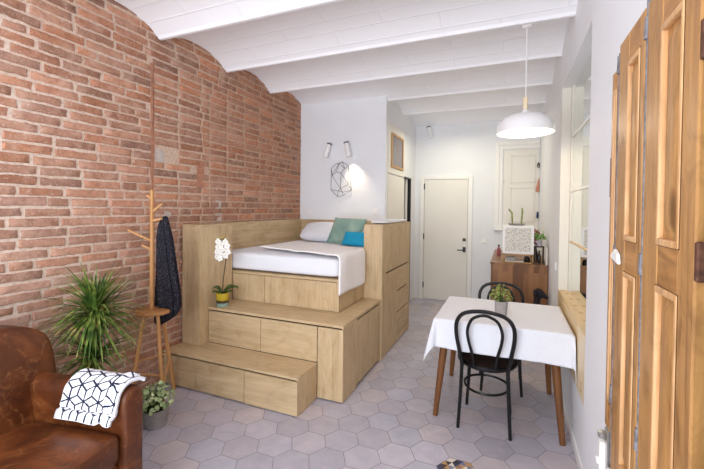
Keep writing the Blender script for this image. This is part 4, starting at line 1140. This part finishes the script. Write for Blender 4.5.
# ------------------------------------------------------------------ pendant lamp
def pendant():
    X, Y = 2.886, 3.25; zr = 2.149
    T = thing('pendant_lamp', (X, Y, zr), 'white dome pendant lamp with wooden neck hanging over the dining table', 'lamp')
    r = 0.207
    out = [(r, 0.0), (r*1.0, 0.012), (r*0.985, 0.05), (r*0.93, 0.085), (r*0.80, 0.115), (r*0.55, 0.138), (r*0.3, 0.150), (0.035, 0.156), (0.034, 0.160), (0.014, 0.185)]
    inn = [(0.0, 0.150), (r*0.3, 0.144), (r*0.55, 0.131), (r*0.79, 0.108), (r*0.915, 0.08), (r*0.97, 0.048), (r*0.985, 0.012), (r*0.99, 0.0), (r, 0.0)]
    mb = MB(); mb.lathe(out, seg=112); mb.lathe(inn, seg=112); bmesh.ops.remove_doubles(mb.bm, verts=mb.bm.verts, dist=1e-5); mb.build('lamp_shade', 'lamp_white', T, smooth=50, fix=True)
    mb = MB(); mb.lathe([(0, 0.183), (0.018, 0.183), (0.018, 0.278), (0, 0.278)], seg=20); mb.build('wooden_neck', 'pine_v', T)
    mb = MB(); mb.tube([(0, 0, 0.278), (0, 0, vault_z(Y)-zr-0.03)], 0.0035, 8); mb.build('cord', 'lamp_white', T)
    zc = vault_z(Y)-zr
    mb = MB(); mb.lathe([(0.006, zc-0.055), (0.03, zc-0.05), (0.052, zc-0.025), (0.056, zc+0.0), (0, zc)], seg=28); mb.build('ceiling_rose', 'lamp_white', T)
    mb = MB(); mb.superq((0, 0, 0.075), (0.03, 0.03, 0.04), 1, 1, 20, 14); mb.build('bulb', 'bulb', T)
    mb = MB(); mb.lathe([(0, 0.10), (0.018, 0.10), (0.018, 0.148), (0, 0.148)], seg=16); mb.build('socket', 'lamp_white', T)
    point('pendant_glow', (X, Y, zr+0.035), 8, (1.0, 0.82, 0.62), 0.05)
pendant()

# ------------------------------------------------------------------ sideboard and what stands on it
T = thing('sideboard', (2.89, 5.5, 0), 'walnut block-wood sideboard against the right wall near the entry', 'sideboard')
SZ = 0.923; SY0, SY1 = 4.775, 6.30
mb = MB(); mb.box(2.592, 3.196, SY0+0.012, SY1, 0.06, SZ-0.026, 0.002); mb.build('body', 'walnut', T, True)
mb = MB(); mb.box(2.582, 3.198, SY0, SY1+0.01, SZ-0.025, SZ, 0.002); mb.build('top', 'walnut', T, True)
mb = MB(); mb.box(2.63, 3.17, SY0+0.05, SY1-0.03, 0, 0.06, 0.001); mb.build('plinth', 'gap', T, True)
mb = MB()
for k in range(3): mb.box(2.5885, 2.5915, SY0+0.05+k*0.49, SY0+0.53+k*0.49, 0.09, SZ-0.045, 0.001)
mb.build('doors', 'walnut', T, True)

T = thing('lattice_cabinet', (2.885, 4.92, SZ), 'white box with perforated lattice front on a slim wooden frame, on the sideboard', 'cabinet')
mb = MB(); mb.box(2.712, 3.052, 4.83, 5.05, 1.03, 1.362, 0.004); mb.build('box', 'white_paint', T, True)
mb = MB(); mb.box(2.742, 3.022, 4.8265, 4.832, 1.058, 1.336, 0.001); mb.build('lattice_front', 'lattice', T, True)
for y in (4.833, 5.035):
    mb = MB()
    for x in (2.715, 3.037): mb.box(x, x+0.012, y, y+0.012, SZ, 1.0295, 0.001)
    mb.box(2.715, 3.049, y, y+0.012, SZ, SZ+0.012, 0.001); mb.box(2.715, 3.049, y, y+0.012, 1.0175, 1.0295, 0.001)
    mb.build('stand_frame', 'frame_wood', T, True)
mb = MB(); mb.box(2.745, 2.95, 4.86, 5.01, SZ+0.001, SZ+0.02, 0.002); o = place(mb.build('magazine', 'paper')); tag(o, 'white magazine lying under the lattice box on the sideboard', 'magazine')
mb = MB(); mb.box(2.76, 2.86, 4.87, 4.99, SZ+0.022, SZ+0.06, 0.004); o = place(mb.build('book', 'concrete')); tag(o, 'small grey book lying on the white magazine under the lattice box', 'book')
T = thing('jar', (2.985, 4.93, SZ), 'squat dark jar under the lattice box, right of the magazine', 'jar')
mb = MB(); mb.lathe([(0, 0), (0.03, 0), (0.034, 0.01), (0.034, 0.05), (0.026, 0.06), (0, 0.06)], seg=20); mb.build('body', 'glassdark', T)
mb = MB(); mb.lathe([(0, 0.06), (0.024, 0.06), (0.024, 0.075), (0, 0.075)], seg=20); mb.build('lid', 'blackmetal', T)
# bamboo vase on top
T = thing('bamboo_vase', (2.865, 4.98, 1.362), 'low dish with lucky bamboo stalks on top of the lattice box', 'plant')
mb = MB(); mb.lathe([(0, 0), (0.07, 0), (0.095, 0.012), (0.1, 0.022), (0.092, 0.022), (0.07, 0.008), (0, 0.008)], seg=28); mb.build('dish', 'greypot', T)
for pts in ([(-0.045, 0, 0.008), (-0.05, 0, 0.10), (-0.052, 0, 0.15), (-0.075, 0, 0.175), (-0.09, 0, 0.195)], [(0.052, 0, 0.008), (0.058, 0, 0.09), (0.062, 0, 0.16), (0.062, 0, 0.195), (0.05, 0, 0.205)]):
    mb = MB(); rs = []
    P = []
    for a, b in zip(pts, pts[1:]):
        for k in range(4): P.append(Vector(a).lerp(Vector(b), k/4)); rs.append(0.0105 if k == 0 else 0.0085)
    P.append(Vector(pts[-1])); rs.append(0.008)
    mb.tube(P, rs, 10); mb.build('stalk', 'stalk', T)
# items at the wall end
pot_plant('potted_plant', (3.115, 4.93, 1.125), 0.03, 0.075, 'lilac_pot', 'leaf_bright', 50, 0.055, 0.13, 0.028, 'small bright green plant in a lilac grey pot at the wall end of the sideboard', 5, 0.7, low=0.15)
T = thing('dark_stand', (3.115, 4.95, SZ), 'small dark shelf stand holding the green plant on the sideboard', 'stand')
mb = MB(); mb.box(3.065, 3.165, 4.88, 5.0, SZ+0.19, SZ+0.2015, 0.002); mb.build('shelf', 'dark_stem', T, True)
for x in (3.067, 3.151):
    mb = MB(); mb.box(x, x+0.012, 4.882, 4.998, SZ, SZ+0.19, 0.001); mb.build('side', 'dark_stem', T, True)
def bottle(loc, r, h, label, body, capm, name='bottle', cat='bottle'):
    T = thing(name, loc, label, cat)
    mb = MB(); mb.lathe([(0, 0), (r*0.9, 0), (r, h*0.04), (r, h*0.55), (r*0.8, h*0.66), (r*0.42, h*0.76), (r*0.4, h*0.86), (0, h*0.86)], seg=20); mb.build('body', body, T)
    mb = MB(); mb.lathe([(0, h*0.86), (r*0.5, h*0.86), (r*0.5, h), (0, h)], seg=16); mb.build('cap', capm, T)
bottle((2.657, 5.5, SZ), 0.024, 0.15, 'small pink bottle with black cap left of the lattice box', 'pinkred', 'blackmetal')
bottle((3.115, 4.93, SZ), 0.018, 0.15, 'short dark glass bottle inside the small stand on the sideboard', 'glassdark', 'blackmetal')
mb = MB(); mb.lathe([(0, 0), (0.011, 0), (0.011, 0.2), (0, 0.2)], (3.183, 4.80, SZ), 16); o = place(mb.build('candle', 'paper')); tag(o, 'slim white candle standing against the right wall on the sideboard', 'candle')
# dusty red flowers in a dark vase
T = thing('flower_vase', (3.075, 5.12, SZ), 'dusty red dried flowers in a dark vase behind the green plant', 'vase')
mb = MB(); mb.lathe([(0, 0), (0.03, 0), (0.045, 0.06), (0.03, 0.13), (0.022, 0.16), (0.028, 0.18), (0.02, 0.18), (0, 0.15)], seg=24); mb.build('vase', 'glassdark', T)
fl = MB(); rr = random.Random(2)
for k in range(46):
    a = rr.uniform(0, 2*PI); q = rr.random()**0.5*0.052; fl.superq((q*math.cos(a), q*math.sin(a), 0.19 + rr.uniform(0, 0.20)), (0.016, 0.016, 0.014), 0.9, 0.9, 8, 6)
fl.build('blooms', 'pinkred', T)

# hanging things in the back corner
T = thing('wall_hook', (3.182, YB-0.03, 2.2), 'small black ring hook on the back shutter near the corner', 'hook')
mb = MB(); mb.tube([(0.0+0.015*math.cos(2*PI*k/20), -0.012, 0.03*math.sin(2*PI*k/20)+0.03) for k in range(20)], 0.006, 8, closed=True); mb.build('ring', 'blackmetal', T)
mb = MB(); mb.box(-0.006, 0.006, -0.01, 0.02, 0.04, 0.08, 0.002); mb.build('plate', 'blackmetal', T)
mb = MB(); mb.prism([(3.145, 1.83), (3.19, 1.82), (3.198, 1.87), (3.195, 2.03), (3.185, 2.04), (3.155, 1.90)], 'Y', YB-0.05, YB-0.026, 0.006); o = place(mb.build('cloth_bag', 'salmon')); tag(o, 'small salmon pink cloth bag hanging near the back corner', 'bag')
mb = MB(); mb.prism([(3.165, 1.42), (3.185, 1.415), (3.196, 1.46), (3.19, 1.52), (3.17, 1.53), (3.165, 1.47)], 'Y', YB-0.05, YB-0.026, 0.006); o = place(mb.build('cloth_bag', 'navy')); tag(o, 'tiny navy blue pouch hanging near the back corner, below the pink one', 'bag')

# ------------------------------------------------------------------ small dark dog sitting by the sideboard
def dog():
    D = Vector((3.045, 4.56, 0))
    T = thing('dog', D, 'small dark dog sitting in front of the sideboard, head turned right', 'dog')
    me = bpy.data.meshes.new('body')
    # x is the facing direction
    J = [(-0.06, 0, 0.13, 0.085), (-0.03, 0, 0.26, 0.075), (0.02, 0, 0.37, 0.065), (0.035, 0, 0.46, 0.032), (0.040, 0, 0.555, 0.040), (0.085, 0, 0.555, 0.033), (0.13, 0, 0.53, 0.021), (0.155, 0, 0.515, 0.014),
         (0.045, 0.04, 0.33, 0.032), (0.06, 0.045, 0.18, 0.022), (0.06, 0.045, 0.04, 0.017), (0.085, 0.045, 0.018, 0.016),
         (0.045, -0.04, 0.33, 0.032), (0.06, -0.045, 0.18, 0.022), (0.06, -0.045, 0.04, 0.017), (0.085, -0.045, 0.018, 0.016),
         (-0.04, 0.075, 0.11, 0.055), (0.02, 0.09, 0.10, 0.038), (-0.04, 0.09, 0.035, 0.022), (0.02, 0.09, 0.020, 0.018),
         (-0.04, -0.075, 0.11, 0.055), (0.02, -0.09, 0.10, 0.038), (-0.04, -0.09, 0.035, 0.022), (0.02, -0.09, 0.020, 0.018),
         (-0.14, 0.0, 0.06, 0.022), (-0.21, 0.02, 0.03, 0.013), (-0.26, 0.05, 0.025, 0.008),
         (0.03, 0.05, 0.575, 0.020), (0.035, 0.066, 0.53, 0.016), (0.03, -0.05, 0.575, 0.020), (0.035, -0.066, 0.53, 0.016)]
    E = [(0, 1), (1, 2), (2, 3), (3, 4), (4, 5), (5, 6), (6, 7), (2, 8), (8, 9), (9, 10), (10, 11), (2, 12), (12, 13), (13, 14), (14, 15), (0, 16), (16, 17), (17, 18), (18, 19), (0, 20), (20, 21), (21, 22), (22, 23), (0, 24), (24, 25), (25, 26), (4, 27), (27, 28), (4, 29), (29, 30)]
    me.from_pydata([j[:3] for j in J], E, []); T.scale = (0.95, 0.95, 1.17); T.rotation_euler = (0, 0, R(-24)); o = bpy.data.objects.new('body', me); COL.objects.link(o); o.parent = T
    me.materials.append(M['dog'])
    sk = o.modifiers.new('k', 'SKIN'); sk.use_smooth_shade = True
    for v, j in zip(me.skin_vertices[0].data, J): v.radius = (j[3], j[3])
    me.skin_vertices[0].data[0].use_root = True
    sb = o.modifiers.new('s', 'SUBSURF'); sb.levels = 2; sb.render_levels = 2
dog()

# ------------------------------------------------------------------ groups of repeated things
GROUPS = {'bentwood_chair': 'bentwood chairs at the dining table', 'wall_lamp': 'white tube wall lamps', 'light_switch': 'white wall switches',
          'storage_step': 'oak steps up to the bed', 'pillow': 'white pillows on the bed', 'cushion': 'coloured cushions on the bed',
          'cloth_bag': 'small cloth bags in the back corner', 'bottle': 'small bottles on the sideboard'}
for o in S.objects:
    if o.parent is None and o.name.split('.')[0] in GROUPS and 'label' in o: o['group'] = GROUPS[o.name.split('.')[0]]
